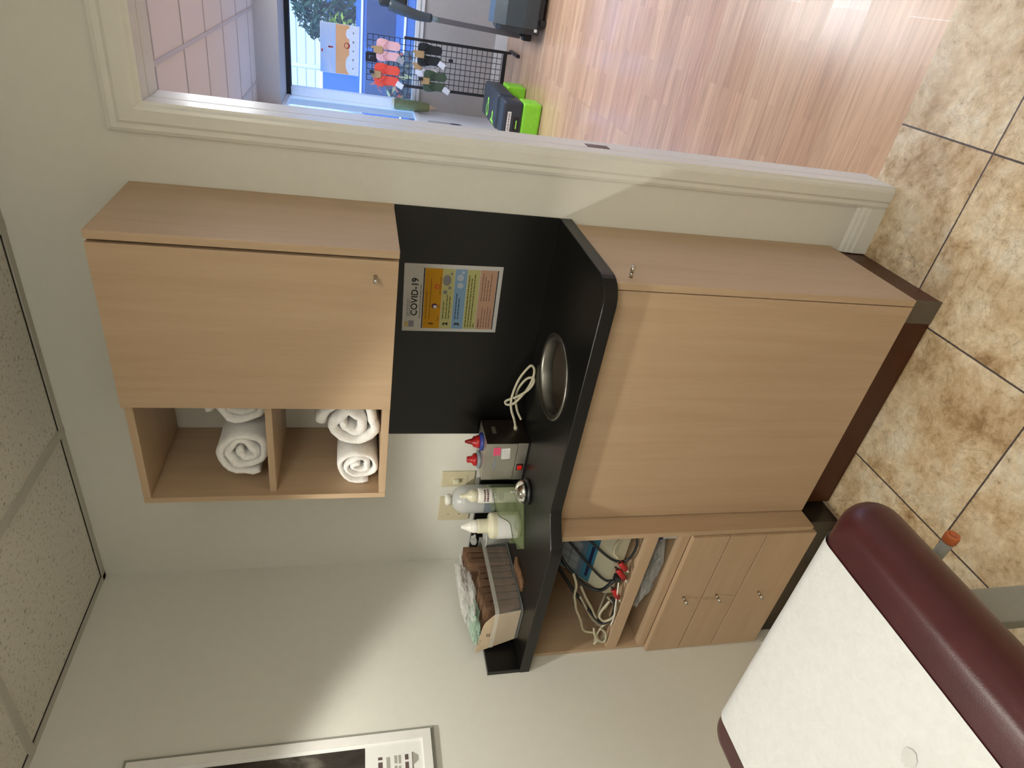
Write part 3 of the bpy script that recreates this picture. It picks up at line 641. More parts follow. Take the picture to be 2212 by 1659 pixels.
cu = thing('clear_cup', 'clear plastic cup behind the lotion bottle by the supply bin', 'cup', (0.262, -0.135, ZT))
MB().lathe([(0, 0.002), (0.026, 0.002), (0.033, 0.088), (0.0345, 0.090), (0.034, 0.091), (0.032, 0.088), (0.025, 0.0035), (0, 0.0035)], n=32, cap=False).local('cup_wall', 'clearrim', cu)
MB().lathe([(0.033, 0.087), (0.0355, 0.0885), (0.0355, 0.0915), (0.033, 0.092)], n=32, cap=False).local('rim', 'milky', cu)

# ------------------------------------------------------------------ supply bin with packets
sb = thing('supply_bin', 'clear plastic storage bin full of brown packets, in the counter corner', 'storage bin', (0.130, -0.270, ZT))
bx0, bx1, by0, by1, bh = 0.045, 0.226, -0.425, -0.105, 0.098
def bin_wall(z0, z1, g0, g1, th=0.002):
    b = MB(); o0 = rrect(bx0 - g0, by0 - g0, bx1 + g0, by1 + g0, 0.02); o1 = rrect(bx0 - g1, by0 - g1, bx1 + g1, by1 + g1, 0.02)
    n = len(o0); vs = [(x, y, z0) for x, y in o0] + [(x, y, z1) for x, y in o1]
    b.add(vs, [(i, (i + 1) % n, n + (i + 1) % n, n + i) for i in range(n)], 0, True); return b
w = bin_wall(ZT + 0.001, ZT + bh, -0.010, 0.0); w.add([(x, y, ZT + 0.001) for x, y in rrect(bx0 + 0.010, by0 + 0.010, bx1 - 0.010, by1 - 0.010, 0.02)], [tuple(range(28))]); w.build('bin_wall', 'clear', sb)
r = bin_wall(ZT + bh, ZT + bh + 0.001, 0.0, 0.006); rr = bin_wall(ZT + bh - 0.012, ZT + bh + 0.001, 0.006, 0.006)
r.add(rr.v, rr.f, 0, True); r.build('rim', 'clearrim', sb)
def packet(lab, cx, cy, w, h, d, yaw, tilt, mm, roll=0.0, grp='brown packets in the supply bin', nm='packet', cat='packet', z=ZT + 0.004):
    b = MB(); bm = bmesh.new(); bmesh.ops.create_grid(bm, x_segments=8, y_segments=8, size=0.5)
    sd = random.random() * 50; top = []; 
    vs = []; n = 9
    for sgn in (1, -1):
        for jj in range(n):
            for ii in range(n):
                u, v = ii / 8 - .5, jj / 8 - .5; ed = min(1, 6 * min(0.5 - abs(u), 0.5 - abs(v)))
                vs.append(Vector((u * w, sgn * d / 2 * (0.72 + 0.28 * ed) + 0.003 * noise.noise(Vector((u * 5, v * 5, sd))), (v + .5) * h + 0.003 * noise.noise(Vector((u * 4, sd, v))))))
    fs = []
    for k in (0, 81):
        for jj in range(8):
            for ii in range(8): a = k + jj * n + ii; fs.append((a, a + 1, a + n + 1, a + n))
    rim = [i for i in range(n)] + [jj * n + 8 for jj in range(1, n)] + [8 * n + i for i in range(7, -1, -1)] + [jj * n for jj in range(7, 0, -1)]
    for i in range(len(rim)): a, c = rim[i], rim[(i + 1) % len(rim)]; fs.append((a, c, c + 81, a + 81))
    bm.free()
    mt = Matrix.Rotation(yaw, 4, 'Z') @ Matrix.Rotation(roll, 4, 'Y') @ Matrix.Rotation(tilt, 4, 'X')
    b.add([mt @ v for v in vs], fs, 0, False); zm = min(v.z for v in b.v)
    o = b.local(nm, mm); o.location = (cx, cy, z - zm); return tag(o, lab, cat, grp)
rnd = random.Random(11)
for k in range(9):
    y = -0.374 + k * 0.0285
    hgt = (0.118, 0.122, 0.128, 0.118, 0.120, 0.112, 0.145, 0.150, 0.155)[k]
    packet(('brown paper packet standing %s in the clear supply bin' % ('right behind the tan card', 'second behind the tan card', 'third behind the tan card', 'fourth behind the tan card', 'in the middle of the row', 'just in front of the taller packets', 'taller, first of the tall three', 'taller, second of the tall three', 'tallest, nearest the back wall')[k]), 0.134 + rnd.uniform(-.004, .004), y, 0.147, hgt, 0.028, rnd.uniform(-.05, .05), rnd.uniform(-.06, .05), 'brown')
tc = MB(); mt = frame_mtx((0.052, -0.404, ZT + 0.006), (1, 0, 0.0), (0, -0.14, 1))
tc.prism([(0.0, 0), (0.150, 0), (0.152, 0.090), (0.120, 0.118), (0.100, 0.124), (-0.028, 0.136), (-0.030, 0.128)], -0.0006, 0.0006, 0, mt)
tag(tc.build('index_card', 'tan'), 'tan card with two dark dashes standing at the front of the supply bin', 'card')
ink = MB(); R(ink, mt, 0.045, -0.106, 0.060, -0.1025, 0, 0.0012); R(ink, mt, 0.043, -0.098, 0.058, -0.0945, 0, 0.0012); ink.build('dash_print', 's_gink', bpy.data.objects['index_card'])
def crumple(name, lab, c, s, seed, mm, cat='plastic bag', grp=None, amp=0.45, zfloor=None, subd=5):
    bm = bmesh.new(); bmesh.ops.create_icosphere(bm, subdivisions=subd, radius=1)
    for v in bm.verts:
        p = v.co.copy(); d = amp * noise.fractal(p * 1.3 + Vector((seed, 0, 0)), 1.0, 2.0, 4) + 0.16 * abs(noise.noise(p * 4.5 + Vector((0, seed, 0))))
        p *= 1 + d; v.co = Vector((c[0] + p.x * s[0], c[1] + p.y * s[1], c[2] + p.z * s[2]))
        if zfloor is not None and v.co.z < zfloor: v.co.z = zfloor + 0.0005
    return tag(MB().addbm(bm, 0, False).build(name, mm), lab, cat, grp)
crumple('plastic_bag', 'crumpled clear plastic bag heaped on the brown packets in the supply bin', (0.120, -0.245, ZT + 0.158), (0.058, 0.120, 0.022), 3.3, 'bag', amp=0.6)
crumple('plastic_bag', 'crumpled green tinted plastic bag on top of the supply bin behind the tan card', (0.098, -0.360, ZT + 0.142), (0.052, 0.060, 0.016), 9.1, 'baggreen')
crumple('plastic_wrap', 'small white scrap of plastic tucked between the packets and the clear cup', (0.205, -0.100, ZT + 0.118), (0.018, 0.014, 0.010), 5.7, 'bag', 'plastic scrap')
cr = MB(); cr.box((-0.022, -0.055, 0), (0.022, 0.055, 0.008), 0.001); o = cr.local('small_packet', 'foilbrown'); o.location = (0.266, -0.310, ZT + 0.0003); o.rotation_euler = (0, 0, 0.03)
tag(o, 'flat brown and gold packet lying on the counter beside the supply bin', 'packet')

# ------------------------------------------------------------------ electrotherapy unit and leads on the open shelf
SZ = 0.7005
eu = thing('electrotherapy_unit', 'beige electrotherapy unit with blue sloping keypad panel on the open shelf', 'therapy unit', (0.36, -0.22, SZ))
S0 = [(-0.385, 0.010), (-0.385, 0.040), (-0.372, 0.052), (-0.205, 0.205), (-0.170, 0.215), (-0.055, 0.215), (-0.055, 0.010)]   # y, z side profile
mtx = Matrix(((0, 0, 1, 0), (1, 0, 0, 0), (0, 1, 0, 0), (0, 0, 0, 1)))
bd = MB(); bd.prism(S0, 0.235, 0.560, 0, Matrix.Translation((0, 0, SZ)) @ mtx)
bd.build('housing', 'cream', eu)
sl = Vector((0, -0.205 + 0.372, 0.205 - 0.052)); sll = sl.length; pm = frame_mtx((0.240, -0.3725, SZ + 0.0525), (1, 0, 0), sl)
pn = MB()
def PR(x0, y0, x1, y1, m, z=0.001):
    pn.add([pm @ Vector(p) for p in ((x0, y0, z), (x1, y0, z), (x1, y1, z), (x0, y1, z))], [(0, 1, 2, 3)], m)
PR(0.0, 0.045, 0.315, 0.215, 0); PR(0.0, 0.045, 0.315, 0.080, 1, 0.0015)
PR(0.020, 0.055, 0.160, 0.066, 2, 0.002); PR(0.205, 0.058, 0.30, 0.070, 2, 0.002)
PR(0.015, 0.095, 0.150, 0.205, 3, 0.002); PR(0.165, 0.095, 0.305, 0.205, 3, 0.002)
for cx in range(4):
    for cy in range(3):
        PR(0.022 + cx * 0.032, 0.101 + cy * 0.034, 0.049 + cx * 0.032, 0.129 + cy * 0.034, 4, 0.0028)
for cx in range(2): PR(0.172, 0.165 - cx * 0.062, 0.232, 0.200 - cx * 0.062, 5, 0.0028)
for k in range(3):
    pn.add([pm @ Vector((0.262 + 0.012 * math.cos(a * PI / 8), 0.118 + 0.033 * k + 0.012 * math.sin(a * PI / 8), 0.003)) for a in range(16)], [tuple(range(16))], 5 if k % 2 else 4)
pn.build('keypad_panel', [M('panel_blue', (0.13, 0.20, 0.27), 0.4), M('panel_bright_blue', (0.05, 0.22, 0.36), 0.4), 'navy', M('panel_grey', (0.22, 0.25, 0.30), 0.45), M('key_grey', (0.36, 0.39, 0.44), 0.45), 'blackp'], eu)
for x in (0.26, 0.535):
    for y in (-0.36, -0.09): MB().lathe([(0.010, 0), (0.012, 0.010), (0, 0.0105)], (x, y, SZ), n=14).build('foot', 'blackp', eu)
rb = MB().box((0.42, -0.18, SZ + 0.2155), (0.555, -0.075, SZ + 0.250), 0.004); tag(rb.build('red_box', M('dark_red_card', (0.20, 0.008, 0.010), 0.5)), 'dark red box lying on top of the therapy unit', 'box')
def cable(lab, P, r, mm, n=8, sub=8, grp='cables around the therapy unit', nm='cable'):
    return tag(MB().tube(P, r, n, 0, sub=sub).build(nm, mm), lab, 'cable', grp)
cable('black lead hanging in a loop at the right in front of the therapy unit', [(0.50, -0.27, 0.88), (0.47, -0.34, 0.845), (0.44, -0.395, 0.79), (0.43, -0.418, 0.752), (0.455, -0.430, 0.725), (0.51, -0.432, 0.716), (0.56, -0.430, 0.735), (0.566, -0.415, 0.80)], 0.0045, 'blackp')
cable('thick black cable looping down over the left half of the therapy unit', [(0.455, -0.225, 0.918), (0.395, -0.250, 0.916), (0.345, -0.330, 0.892), (0.318, -0.372, 0.856), (0.285, -0.392, 0.815), (0.290, -0.414, 0.775), (0.330, -0.424, 0.755), (0.365, -0.428, 0.735)], 0.0062, 'blackp')
cable('thin black cable running diagonally across the keypad to the red clip', [(0.435, -0.232, 0.917), (0.410, -0.285, 0.885), (0.378, -0.330, 0.845), (0.345, -0.375, 0.800), (0.330, -0.408, 0.765), (0.352, -0.425, 0.742)], 0.0045, 'blackp')
cable('long black cable arching left over the cream leads', [(0.330, -0.215, 0.922), (0.250, -0.250, 0.880), (0.200, -0.330, 0.830), (0.160, -0.400, 0.775), (0.130, -0.425, 0.735), (0.165, -0.432, 0.711), (0.235, -0.432, 0.716), (0.265, -0.430, 0.735)], 0.0058, 'blackp')
for P, lab in (([(0.345, -0.385, 0.872), (0.315, -0.408, 0.862), (0.270, -0.412, 0.860), (0.235, -0.415, 0.850), (0.205, -0.418, 0.842), (0.150, -0.420, 0.815), (0.090, -0.420, 0.790), (0.075, -0.425, 0.745), (0.050, -0.432, 0.735), (0.030, -0.436, 0.744)], 'cream lead draped along the top left of the therapy unit'),
               ([(0.275, -0.380, 0.830), (0.235, -0.398, 0.808), (0.190, -0.405, 0.780), (0.145, -0.415, 0.755), (0.115, -0.420, 0.722), (0.160, -0.425, 0.7075), (0.215, -0.420, 0.7075), (0.235, -0.400, 0.735)], 'cream lead crossing the left end of the therapy unit'),
               ([(0.220, -0.380, 0.820), (0.170, -0.390, 0.790), (0.120, -0.400, 0.758), (0.085, -0.410, 0.720), (0.050, -0.422, 0.7075), (0.034, -0.430, 0.722), (0.045, -0.432, 0.742), (0.095, -0.425, 0.735), (0.130, -0.420, 0.7075), (0.105, -0.405, 0.7065)], 'cream lead looped at the left end of the shelf'),
               ([(0.205, -0.350, 0.7095), (0.150, -0.370, 0.725), (0.090, -0.385, 0.735), (0.055, -0.380, 0.715), (0.075, -0.360, 0.7075), (0.120, -0.365, 0.7085), (0.165, -0.395, 0.7205), (0.205, -0.405, 0.725)], 'cream lead coiled behind the others at the left end of the shelf'),
               ([(0.370, -0.428, 0.735), (0.340, -0.436, 0.733), (0.300, -0.440, 0.728), (0.230, -0.442, 0.718), (0.180, -0.440, 0.7085), (0.130, -0.436, 0.7055)], 'thin white lead running left from the red clip along the shelf edge'),
               ([(0.460, -0.430, 0.762), (0.480, -0.425, 0.780), (0.510, -0.415, 0.775), (0.530, -0.405, 0.745), (0.535, -0.412, 0.712), (0.500, -0.420, 0.706)], 'short cream lead behind the black loop at the right'),
               ([(0.245, -0.425, 0.735), (0.215, -0.430, 0.752), (0.175, -0.428, 0.756), (0.150, -0.432, 0.735), (0.170, -0.436, 0.712), (0.215, -0.436, 0.7085), (0.250, -0.432, 0.720)], 'cream lead coiled under the long black cable near the shelf edge'),
               ([(0.110, -0.428, 0.760), (0.072, -0.432, 0.748), (0.040, -0.436, 0.720), (0.048, -0.438, 0.7075), (0.090, -0.438, 0.716), (0.118, -0.436, 0.742)], 'small cream loop hanging at the far left of the shelf')):
    cable(lab, P, 0.0042 if 'thin' not in lab else 0.0026, 'whitep' if 'thin' in lab else 'creamc')
for i, (p, q, lab) in enumerate((((0.440, -0.432, 0.752), (0.415, -0.437, 0.728), 'red lead clip below the black loop, nearest the cabinet side'), ((0.408, -0.432, 0.752), (0.372, -0.437, 0.722), 'red lead clip in the middle with a white tip'), ((0.312, -0.432, 0.742), (0.276, -0.436, 0.718), 'red lead clip at the left with a cream tip'))):
    t = thing('lead_clip', lab, 'clip', p, 'red lead clips'); d = (Vector(q) - Vector(p))
    b = MB(); b.tube([Vector((0, 0, 0)), d * 0.45, d], 0.008, 10, r2=0.010); b.local('grip', 'red', t)
    b = MB(); b.tube([d, d * 1.5], 0.0035, 8); b.local('tip', 'whitep', t)
    b = MB(); b.tube([Vector((0, 0, 0)), -d * 0.3], 0.004, 8); b.local('cable_end', 'blackp', t)
tag(MB().box((0.352, -0.440, 0.728), (0.380, -0.418, 0.752), 0.005).build('black_plug', 'blackp'), 'black plug beside the middle red clip', 'plug')
crumple('plastic_bag', 'clear plastic bag stuffed in the low slot under the shelf', (0.315, -0.345, 0.610), (0.165, 0.085, 0.036), 21.3, M('grey_plastic_film', (0.55, 0.56, 0.55), 0.22, alpha=0.6, var=0.15, scale=25, bmp=0.8, bscale=45), amp=0.30, zfloor=0.5812)
t = thing('small_pack', 'small white and navy pack hanging at the top right of the low slot', 'pack', (0.555, -0.40, 0.58))
MB().box((0.530, -0.425, 0.5815), (0.572, -0.35, 0.655), 0.003).build('carton', 'milky', t); MB().box((0.529, -0.4255, 0.630), (0.5725, -0.40, 0.650), 0.001).build('label_band', 'navy', t)

# ------------------------------------------------------------------ poster on the left wall
PY0, PY1, PZ0, PZ1 = -1.26, -0.643, 1.320, 2.146
po = thing('framed_poster', 'white framed poster with dark photo above a lettered strip on the left wall', 'poster', (0.01, (PY0 + PY1) / 2, PZ0))
def ring(x0, x1, in_, out_):
    b = MB()
    b.box((x0, PY0 + out_, PZ0 + out_), (x1, PY0 + in_, PZ1 - out_)); b.box((x0, PY1 - in_, PZ0 + out_), (x1, PY1 - out_, PZ1 - out_))
    b.box((x0, PY0 + in_, PZ0 + out_), (x1, PY1 - in_, PZ0 + in_)); b.box((x0, PY0 + in_, PZ1 - in_), (x1, PY1 - in_, PZ1 - out_)); return b
ring(0.001, 0.010, 0.020, 0.0).build('shaded_frame_edge', 'greymetal', po); ring(0.001, 0.016, 0.034, 0.009).build('frame', 'trimw', po)  # grey outer edge has the shade of the frame's bevel painted in
mtx = frame_mtx((0.0105, PY0 + 0.03, PZ1 - 0.03), (0, 1, 0), (0, 0, 1)); pw, ph = PY1 - PY0 - 0.06, PZ1 - PZ0 - 0.06
MB().box((0.001, PY0 + 0.03, PZ0 + 0.03), (0.0105, PY1 - 0.03, PZ1 - 0.03)).build('mat_board', 'paper', po)
def m_photo():
    m, nt, b = principled('dark_photograph'); f = noise_tex(nt, coords(nt, (1, 3, 1.6)), 3.2, 5, 0.6, 0.6)
    nt.links.new(ramp(nt, f, [(0.35, (0.012, 0.009, 0.007)), (0.55, (0.05, 0.042, 0.035)), (0.68, (0.16, 0.145, 0.125)), (0.8, (0.05, 0.03, 0.02))]), b.inputs['Base Color']); b.inputs['Roughness'].default_value = 0.35
    return m
pr = MB(); x1 = pw - 0.014
R(pr, mtx, 0.014, 0.016, x1, 0.598, 0)
rnd = random.Random(6)
for y, h, mm, xr in ((0.640, 0.012, 1, 0.075), (0.662, 0.010, 2, 0.075), (0.683, 0.008, 2, 0.073), (0.694, 0.007, 2, 0.072), (0.714, 0.010, 1, 0.073)): 
    x = x1 - 0.46
    while x < x1 - 0.03: w = rnd.uniform(0.02, 0.05); R(pr, mtx, x, y - h / 2, min(x + w, x1 - 0.03), y + h / 2, mm); x += w + 0.006
R(pr, mtx, x1 - 0.10, 0.729, x1 - 0.026, 0.732, 1)
pr.add([mtx @ Vector(p) for p in ((x1 - 0.062, -0.731, 0.0005), (x1 - 0.024, -0.731, 0.0005), (x1 - 0.036, -0.747, 0.0005), (x1 - 0.050, -0.747, 0.0005))], [(0, 1, 2, 3)], 2)
pr.build('print', [m_photo(), M('poster_ink', (0.12, 0.08, 0.08), 0.6), M('poster_grey', (0.38, 0.37, 0.32), 0.6)], po)

# ------------------------------------------------------------------ treatment table
TZ = 0.79
tt = thing('treatment_table', 'maroon vinyl treatment table with grey steel legs in the foreground', 'treatment table', (0.965, -1.95, 0))
def rounded_pad(x0, x1, y0, y1, z0, z1, r):
    b = MB(); sec = []
    cz = (z0 + z1) / 2; hz = (z1 - z0) / 2
    prof = [(-r * (1 - math.cos(a)) , cz + (hz) * math.sin(a)) for a in [(-PI / 2 + PI * k / 12) for k in range(13)]]
    loops = []
    for ins, z in prof:
        ins = -ins; loops.append([(x, y, z) for x, y in rrect(x0 + ins, y0 + ins, x1 - ins, y1 - ins, 0.042 - 0.3 * ins, 8)])
    n = len(loops[0]); vs = [p for l in loops for p in l]; fs = []
    for k in range(len(loops) - 1):
        for i in range(n): fs.append((k * n + i, k * n + (i + 1) % n, (k + 1) * n + (i + 1) % n, (k + 1) * n + i))
    fs.append(tuple(range(n))[::-1]); fs.append(tuple((len(loops) - 1) * n + i for i in range(n)))
    return b.add(vs, fs, 0, True)
TX0, TX1, TY1, TY0 = 0.572, 1.287, -1.012, -2.90
rounded_pad(TX0, TX1, TY0, TY1, 0.685, TZ, 0.040).build('pad', 'vinyl', tt)
MB().box((TX0 + 0.06, TY0 + 0.06, 0.665), (TX1 - 0.09, TY1 - 0.05, 0.690), 0.003).build('base_board', 'darkside', tt)
fr = MB()
for x in (TX0 + 0.10, TX1 - 0.30): fr.box((x, TY0 + 0.1, 0.615), (x + 0.04, TY1 - 0.07, 0.664), 0.004)
fr.box((TX0 + 0.10, TY1 - 0.12, 0.615), (TX1 - 0.26, TY1 - 0.08, 0.664), 0.004); fr.box((TX0 + 0.10, TY0 + 0.1, 0.615), (TX1 - 0.26, TY0 + 0.14, 0.664), 0.004)
fr.build('frame', 'greymetal', tt)
for x, y in ((1.045, -1.062), (TX0 + 0.10, -1.062), (1.045, -2.70), (TX0 + 0.10, -2.70)):
    lg = MB().box((x, y - 0.075, 0.0), (x + 0.026, y, 0.64), 0.003).build('leg', 'greymetal', tt)
MB().tube([(1.065, -1.40, 0.60), (1.065, -1.10, 0.05)], 0.022, 4, smooth=False).build('brace', 'greymetal', tt)
MB().box((TX0 + 0.10, -1.12, 0.05), (1.05, -1.09, 0.09), 0.003).build('cross_bar', 'greymetal', tt)
lv = MB(); lv.tube([(1.00, -1.042, 0.545), (1.190, -1.044, 0.530)], 0.0105, 16); lv = lv.build('lever', 'greymetal', tt)
cp = MB(); cp.lathe([(0.0, 0.003), (0.008, 0.003), (0.008, 0.018), (0.0115, 0.018), (0.0125, 0.015), (0.0125, 0.003), (0.0115, 0.0), (0, 0)], (1.187, -1.044, 0.5303), n=18, axis='X'); cp.build('lever_cap', 'orange', lv)
# crepe paper draped over the far end
px0, px1 = 0.655, 1.196
P = [Vector((0, y, TZ + 0.0022)) for y in (-2.86, -2.6, -2.3, -2.0, -1.8, -1.6, -1.45, -1.3, -1.2, -1.12, -1.08)]
for k in range(13):
    a = PI / 2 - k * (PI / 2 + 0.5) / 12; P.append(Vector((0, TY1 - 0.040 * (1 - math.cos(a)) + 0.0025, 0.7375 + 0.0548 * math.sin(a))))
vs = []; fs = []; nx = 24
for p in P:
    for i in range(nx + 1):
        u = i / nx; x = px0 + (px1 - px0) * u + 0.002 * noise.noise(Vector((u * 3, p.y * 6, 2)))
        k = 0.0012 * abs(noise.noise(Vector((x * 9, p.y * 9, 1)))); vs.append((x, p.y + (k if p.z < TZ - 0.02 else 0), p.z + k))
n = nx + 1
for jn in range(len(P) - 1):
    for i in range(nx): fs.append((jn * n + i, jn * n + i + 1, (jn + 1) * n + i + 1, (jn + 1) * n + i))
pp = tag(MB().add(vs, fs, 0, True).build('table_paper', 'crepe'), 'white crepe paper sheet running down the maroon treatment table', 'exam paper')
D2 = MB(); D2.add([(1.072 + 0.016 * math.cos(2 * PI * i / 20) * (1 + .2 * math.sin(3 * i)), -1.330 + 0.012 * math.sin(2 * PI * i / 20), TZ + 0.0042) for i in range(20)], [tuple(range(20))]); D2.build('grey_spot', M('grey_spot_paper', (0.62, 0.62, 0.60), 0.8), pp)  # slightly darker grey spot on the paper

# ------------------------------------------------------------------ the showroom beyond the door
FX0, FX1, FY, FH = 0.50, 5.0, 5.95, 2.50
struct(MB().box((FX0 - 0.1, 0.075, -0.06), (FX1 + 0.1, FY + 0.1, 0)).build('floor.001', 'plank'))
WX0, WX1, WZ0, WZ1 = 0.585, 4.4, 0.955, 2.285
b = MB(); b.box((FX0 - 0.1, FY, 0), (FX1 + 0.1, FY + 0.12, WZ0)); b.box((FX0 - 0.1, FY, WZ1), (FX1 + 0.1, FY + 0.12, 2.7)); b.box((FX0 - 0.1, FY, WZ0), (FX0 + 0.0, FY + 0.12, WZ1)); b.box((WX1, FY, WZ0), (FX1 + 0.1, FY + 0.12, WZ1))
struct(b.build('wall_far', 'wallfar'))
LY0, LY1, LZ0, LZ1 = 3.9, 5.90, 0.955, 2.285
b = MB(); b.box((FX0 - 0.03, WT, 0), (FX0, FY, LZ0)); b.box((FX0 - 0.03, WT, LZ1), (FX0, FY, 2.7)); b.box((FX0 - 0.03, WT, LZ0), (FX0, LY0, LZ1)); b.box((FX0 - 0.03, LY1, LZ0), (FX0, FY, LZ1))
struct(b.build('wall_far_left', 'trimw'))
b = MB(); b.box((FX1, WT, 0), (FX1 + 0.1, 0.7, 2.7)); b.box((FX1, 5.2, 0), (FX1 + 0.1, FY, 2.7)); b.box((FX1, 0.7, 0), (FX1 + 0.1, 5.2, 0.25)); b.box((FX1, 0.7, 2.3), (FX1 + 0.1, 5.2, 2.7))
struct(b.build('wall_far_right', 'wallfar'))
fc = struct(MB().box((FX0, WT, FH), (FX1, FY, FH + 0.05)).build('ceiling.001', 'ceilfar'))
g = MB()
for k in range(-1, 7):
    x = 1.31 + 0.61 * k
    if FX0 < x < FX1: g.box((x - 0.012, WT, FH - 0.006), (x + 0.012, 5.30, FH + 0.001))
for k in range(9):
    y = 0.71 + 0.61 * k
    if y < 5.3: g.box((FX0, y - 0.007, FH - 0.005), (FX1, y + 0.007, FH + 0.001))
g.build('ceiling_grid', 'tbarfar', fc)
struct(MB().box((FX0, 5.30, 2.285), (FX1, FY, FH)).build('trim_2', 'wallfar'))
# window trim and glass
w1 = MB(); d0, d1 = FY - 0.045, FY + 0.06
w1.box((WX0, FY - 0.03, WZ0 - 0.045), (WX1, FY + 0.0, WZ0)); w1.box((WX0, d0, WZ0), (WX1, d1, WZ0 + 0.035)); w1.box((FX0 + 0.0, d0, 0.93), (WX0, d1, WZ1))
for x in (2.3, 4.36): w1.box((x, d0, WZ0), (x + 0.05, d1, WZ1))
w1 = struct(w1.build('window_1', 'trimw'))
hb = MB().box((FX0, d0 - 0.02, WZ1 - 0.045), (WX1, d1, WZ1)); hb.build('head_rail', 'gap', w1)
mat['glass'] = M('window_glass', (0.75, 0.85, 1.0), 0.02, alpha=0.07, var=0.01)
MB().box((WX0, FY + 0.02, WZ0), (WX1, FY + 0.026, WZ1)).build('pane', 'glass', w1)
w2 = MB(); w2.box((FX0 - 0.04, LY0, LZ0 - 0.03), (FX0 + 0.012, LY1, LZ0 + 0.012)); w2.box((FX0 - 0.04, LY0, LZ1 - 0.04), (FX0 + 0.012, LY1, LZ1))
w2 = struct(w2.build('window_2', 'trimw')); MB().box((FX0 - 0.020, LY0, LZ0), (FX0 - 0.015, LY1, LZ1)).build('pane', 'glass', w2)
w3 = MB(); w3.box((FX1 - 0.01, 0.7, 0.25), (FX1 + 0.06, 5.2, 0.30)); w3.box((FX1 - 0.01, 0.7, 2.25), (FX1 + 0.06, 5.2, 2.30))  # unseen window added to let cool daylight in from the right
for y in (0.7, 2.2, 3.7, 5.15): w3.box((FX1 - 0.01, y, 0.25), (FX1 + 0.06, y + 0.05, 2.30))
w3 = struct(w3.build('added_window', 'trimw')); MB().box((FX1 + 0.03, 0.7, 0.25), (FX1 + 0.036, 5.2, 2.30)).build('pane', 'glass', w3)
struct(MB().box((FX0 + 0.0, FY - 0.016, 0), (FX1, FY, 0.135), 0.004).build('baseboard_far', 'trimw'))
# ceiling fixture beyond the door head; its glare lies on the plank floor
for (x, y, lab) in ((1.80, 2.55, 'in line with the doorway, nearer the door'), (1.80, 3.76, 'in line with the doorway, nearer the window'), (3.7, 3.0, 'by the right wall, window end'), (3.7, 0.8, 'by the right wall, near end')):
    t = thing('ceiling_light', 'white fluorescent panel in the showroom ceiling %s' % lab, 'ceiling light', (x + 0.3, y + 0.6, FH), 'showroom ceiling lights')
    b = MB(); b.box((-0.30, -0.60, -0.012), (0.30, -0.57, 0)); b.box((-0.30, 0.57, -0.012), (0.30, 0.60, 0)); b.box((-0.30, -0.57, -0.012), (-0.27, 0.57, 0)); b.box((0.27, -0.57, -0.012), (0.30, 0.57, 0)); b.local('frame', 'trimw', t)
    MB().box((-0.27, -0.57, -0.009), (0.27, 0.57, -0.001)).local('diffuser', M('lit_diffuser', (0.9, 0.9, 0.9), 0.4, emit=((0.94, 0.965, 1.0), 15.0)), t)

# treadmill
mat['slate'] = M('slate_plastic', (0.045, 0.062, 0.070), 0.35, var=0.1)
mat['dslate'] = M('dark_slate_plastic', (0.020, 0.024, 0.028), 0.4)
tm = thing('treadmill', 'dark grey treadmill seen from its motor end by the window', 'treadmill', (1.90, 4.9, 0))
hood = MB(); pr = [(4.40, 0.085), (4.385, 0.20), (4.40, 0.36), (4.46, 0.455), (4.60, 0.475), (4.95, 0.40), (5.10, 0.20), (5.10, 0.085)]
mtx = Matrix(((0, 0, 1, 0), (1, 0, 0, 0), (0, 1, 0, 0), (0, 0, 0, 1)))
hood.prism(pr, 1.545, 2.255, 0, mtx); hood.build('motor_hood', 'slate', tm)
for xa in (1.500, 2.255):
    sh_ = MB(); sh_.prism([(4.40, 0.06), (4.385, 0.20), (4.42, 0.40), (4.48, 0.425), (5.00, 0.36), (5.00, 0.06)], xa, xa + 0.045, 0, mtx); sh_.build('hood_cheek', 'dslate', tm)
MB().box((1.525, 4.382, 0.085), (1.548, 4.386, 0.110)).build('badge', 'whitep', tm)
MB().box((1.54, 4.44, 0.03), (2.26, 5.9, 0.085), 0.006).build('deck_frame', 'dslate', tm); MB().box((1.62, 5.1, 0.085), (2.18, 5.86, 0.1), 0.004).build('running_belt', 'blackp', tm)
for x in (1.57, 2.20):
    MB().box((x, 4.42, 0.0), (x + 0.05, 4.50, 0.06), 0.01).build('foot', 'blackp', tm)
for x, s_ in ((1.440, 1), (2.36, -1)):
    MB().box((x - 0.03, 4.90, 0.0), (x + 0.03, 5.02, 0.075), 0.006).build('caster', 'blackp', tm)
    MB().box((x, 4.93, 0.05), (x + s_ * 0.12, 4.99, 0.11), 0.005).build('base_bracket', 'dslate', tm)
    u = MB(); u.tube([(x, 4.96, 0.10), (x + s_ * 0.025, 4.96, 0.86)], 0.030, 4, smooth=False); u.build('upright', M('grey_post', (0.10, 0.095, 0.10), 0.4), tm)
    u = MB(); u.tube([(x + s_ * 0.024, 4.96, 0.85), (x + s_ * 0.035, 4.96, 0.97)], 0.024, 12); u.build('upright_sleeve', M('pale_sleeve', (0.20, 0.26, 0.26), 0.35), tm)
    a = MB(); a.tube([(x + s_ * 0.03, 4.96, 0.93), (x + s_ * 0.035, 4.95, 1.05), (x + s_ * 0.06, 4.93, 1.18), (x + s_ * 0.09, 4.95, 1.30)], 0.035, 12, sub=4, r2=0.055); a.build('arm', 'slate', tm)
    a = MB(); a.tube([(x + s_ * 0.09, 4.97, 1.28), (x + s_ * 0.10, 5.30, 1.16)], 0.022, 10); a.build('handrail', 'dslate', tm)
    a = MB(); a.lathe([(0, 0), (0.032, 0), (0.030, 0.006), (0, 0.007)], (x + s_ * 0.075, 4.905, 1.255), axis='Y', n=20); a.build('arm_cap', 'blackp', tm)
